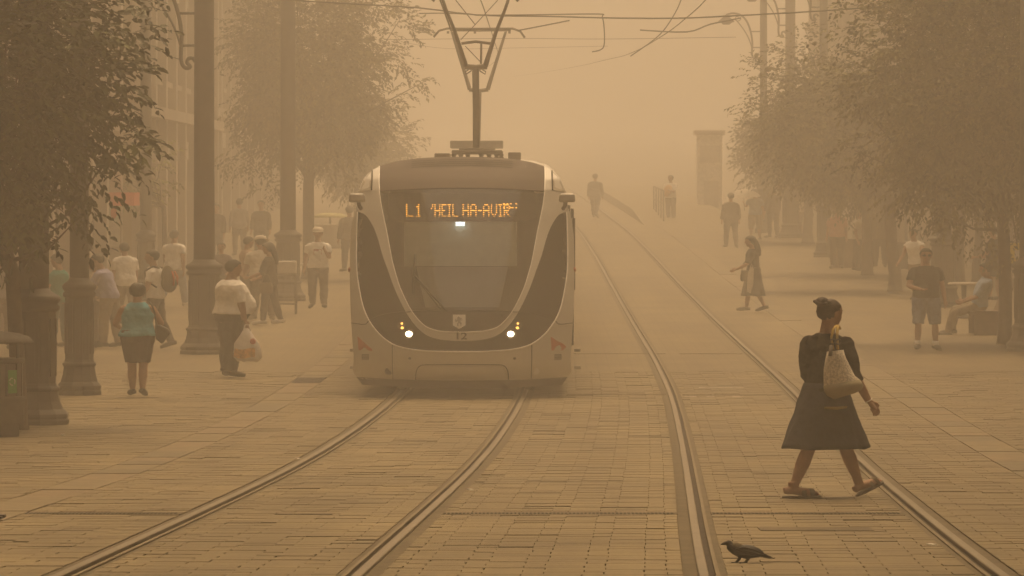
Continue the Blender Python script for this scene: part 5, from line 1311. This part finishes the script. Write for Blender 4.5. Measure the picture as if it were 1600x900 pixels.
def umbrella():
    c = at(1161, 303, G1['base'].y - .1); e = empty('umbrella', c - Vector((-.1, 0, .8)), 'pale open umbrella over the far couple', 'umbrella')
    rings = []
    for t in np.linspace(0.02, 1, 7):
        rings.append([c + Vector((.52 * t * math.cos(a) * KX, .52 * t * math.sin(a), .17 - .30 * t ** 2 - .02 * t * math.cos(8 * a) + .05 * t * math.cos(a))) for a in np.linspace(0, 6.283, 33)[:-1]])
    MB().loft(rings, False).build('canopy', cream, e)
    MB().tube([c + Vector((0, 0, .2)), c + Vector((.05, 0, -.55))], .012, 6).build('shaft', m_binm, e)
    for a in range(8): MB().tube([c + Vector((0, 0, .1)), c + Vector((.5 * KX * math.cos(a * .785), .5 * math.sin(a * .785), -.15))], .006, 4).build('rib', m_binm, e)
umbrella()
Q1 = person(1048, 346, 1.72, 150, 'faint person in white shirt with an orange bundle far up the street', ((6, 2, 0, 5), (-6, -8, 0, 5)), ((30, 8, 100, -10), (8, 8, 20, 2)), top=(white, .5, .86, .026), bottom=('trousers', brown, .98, .02))
c = at(1043, 298, Q1['base'].y - .2); o = MB().ell(c, (.16, .12, .24), 14, 10, Matrix.Rotation(R(25), 3, 'Y')).build('bundle', mat('bundle_orange', (.60, .33, .10), .8)); tag(o, 'orange bundle carried by the faint white-shirted person', 'bundle')
person(930, 341, 1.72, -15, 'faint lone person walking up the street beside the tram', WALK, top=(cloth('fog_brown', (.17, .145, .11)), .95, .70, .035), bottom=('trousers', brown, .98, .02), hair=('short', HAIRD))  # coat brown lightened so the far figure fades as haze would
H1 = person(1447, 549, 1.74, 182, 'man in navy polo, denim shorts and sunglasses walking towards the camera', ((6, -2, -4, 5), (14, 4, 4, 5)), ((-4, 14, 6, 8), (14, 18, 74, -38)), head=(2, 0), top=(navy, .34, .87, .026), bottom=('shorts', denim, .55, .034), hair=('short', HAIRB), girth=1.0, shoulders=1.05, belly=.03)
g = MB()
for s in (-1, 1): g.ell(H1['H']((s * .034, .102, 1.598)), (.026, .010, .018), 10, 6)
g.tube([H1['H']((-.078, .02, 1.60)), H1['H']((-.06, .095, 1.603)), H1['H']((.06, .095, 1.603)), H1['H']((.078, .02, 1.60))], .005, 5); H1['fin'](g, 'sunglasses', m_eye)
for i in (0, 1):
    h, kn, an = H1['J'][i][:3]; g = MB(); g.tube([an + Vector((0, 0, .085)), an], [.046, .047], 12); H1['fin'](g, 'sock', white)
I1 = person(1530, 523, 1.70, 82, 'seated man in a light blue shirt and khaki trousers', ((72, 14, 10, 4), (80, 4, 4, 6)), ((25, 8, 62, -4), (30, 8, 66, -4)), lean=-14, head=(16, 0), top=(skyb, .55, .86, .024), bottom=('trousers', khaki, .98, .022), sit=.55)
person(1432, 470, 1.62, 150, 'woman in a white top leaning forward behind the man in shorts', SOFT, ((30, 16, 20, 8), (10, 14, 40, 8)), lean=14, top=(white, .12, .84, .02), bottom=('trousers', khaki, .98, .02), hair=('short', HAIRD))
person(1553, 470, 1.66, 60, 'person in a dark dress behind the tree trunk', arms=((15, 8, 72, 0), (15, 8, 72, 0)), top=(darkp, .4, .85, .022), bottom=('skirt', darkp, .55, .22), hair=('short', HAIRD))
person(1308, 420, 1.70, 170, 'faint person in a salmon shirt under the far trees', top=(salmon, .4, .85, .022), bottom=('trousers', brown, .98, .02))
person(1342, 424, 1.68, -120, 'faint person in a pale shirt beside the thick trunk', top=(cream, .4, .85, .022), bottom=('trousers', brown, .98, .02))
person(1375, 418, 1.76, 10, 'dark bulky person standing behind the straight trunk', top=(olive, .9, .75, .034), bottom=('trousers', darkp, .98, .024), girth=1.15)
person(1256, 370, 1.70, 0, 'faint far person in pale clothes beside the thick hazy post', top=(cream, .9, .8, .022), bottom=('trousers', khaki, .98, .02))
person(1208, 372, 1.70, 30, 'faint far person in brown next to the umbrella couple', top=(brown, .9, .8, .022), bottom=('trousers', darkp, .98, .02))

# ------------------------------------------------------------------ the hooded crow
def crow():
    p = on_ground(1161, 879); Y = p.y
    m_cb = mat('crow_black', (.014, .011, .008), .55, var=.3, scale=40, bump=.3); m_cg = mat('crow_grey', (.15, .12, .065), .8, var=.2, scale=40, bump=.3)
    e = empty('hooded_crow', p, 'hooded crow standing on the paving beside the rail', 'bird')
    def q(x, y, d=0): return at(x, y, Y + d)
    b = MB(); S = Y / F
    b.tube([q(1136, 853), q(1140, 854), q(1147, 858), q(1156, 861), q(1166, 862), q(1176, 862.5), q(1186, 864), q(1193, 866)], [.015, .025, .033, .041, .045, .040, .028, .012], 16)
    b.ell(q(1138.5, 848.5), (5.6 * S, .022, 4.6 * S), 14, 10); b.tube([q(1139, 850), q(1145, 856)], [.022, .032], 10)
    b.tube([q(1134, 848.5), q(1129.5, 849.8), q(1125.5, 851)], [.013, .009, .002], 8)
    for lx, d in ((1157, -.018), (1171, .018)):
        b.tube([q(lx - 2, 864, d), q(lx - .5, 869, d), q(lx - 1.5, 873, d), q(lx - 6, 878, d), q(lx - 8, 879.5, d)], [.017, .012, .010, .009, .009], 8)
        for tx, td in ((-14, -.03), (-15, 0), (-13.5, .03), (-3, .0)): b.tube([q(lx - 8, 879.4, d), q(lx + tx, 879.8, d + td)], [.008, .006], 5)
    body = recalc(b.build('body', m_cb, e)); r = body.modifiers.new('remesh', 'REMESH'); r.mode = 'VOXEL'; r.voxel_size = .004; r.use_smooth_shade = True
    s_ = body.modifiers.new('smooth', 'SMOOTH'); s_.iterations = 1
    m = MB(); m.tube([q(1142.5, 851.5), q(1145, 853.2), q(1150, 854.8), q(1157, 855.6), q(1165, 857)], [.019, .027, .030, .026, .006], 14); recalc(m.build('mantle', m_cg, e))
    m = MB(); m.ell(q(1164, 866.5), (9 * S, .028, 3.4 * S), 14, 8); m.build('belly', m_cg, e)
    for d in (-1, 1):
        w = MB(); out = crom([(1146, 861), (1149, 857.5), (1157, 855), (1166, 855), (1176, 857.5), (1186, 861), (1197, 866.2), (1206, 870), (1207, 871.5), (1197, 871), (1184, 870), (1168, 867), (1154, 866), (1147, 864)], 2)
        w.poly([q(x, y, d * (.037 - .0007 * abs(x - 1162))) for x, y in out], (0, d * .012, 0)); wo_ = recalc(w.build('wing', m_cb, e)); bevel(wo_, .004)
        for k in range(4): MB().tube([q(1166 + 4 * k, 861 + k * .6, d * .054), q(1190 + 4 * k, 867.5 + k * .9, d * .032)], [.003, .005], 5).build('feather', m_cb, wo_)
    for k in range(3):
        w = MB(); w.poly([q(1184, 863.5 + k), q(1196, 868 + k), q(1207, 873 + k * .4), q(1211, 870.5 + k * .6), q(1210, 872.5 + k * .4), q(1205, 873.2), q(1195, 871.5), q(1185, 868.5)], (0, .010, 0))
        w.v = [(v[0], v[1] + (k - 1) * .016, v[2]) for v in w.v]; recalc(w.build('tail_feather', m_cb, e))
    MB().ell(q(1136.6, 847.6, -.021), (.004, .003, .004), 8, 6).build('eye', m_eye, e)
crow()
# ------------------------------------------------------------------ the dust in the air
def make_haze():
    m = bpy.data.materials.new('dust_haze'); m.use_nodes = True
    N, L = m.node_tree.nodes, m.node_tree.links; N.clear()
    pv = N.new('ShaderNodeVolumePrincipled'); o = N.new('ShaderNodeOutputMaterial')
    pv.inputs['Color'].default_value = (.96, .91, .82, 1)
    pv.inputs['Density'].default_value = HAZE
    pv.inputs['Anisotropy'].default_value = 0.0
    pv.inputs['Density Attribute'].default_value = ''
    L.new(pv.outputs[0], o.inputs['Volume'])
    try: m.cycles.homogeneous_volume = True; m.cycles.volume_sampling = 'DISTANCE'
    except Exception: pass
    q = MB().box((0, 335, 16.5), (140, 740, 36))
    h = q.build('haze', m)
    tag(h, 'tan desert dust hanging in the air over the whole street', 'haze', kind='stuff')
make_haze()
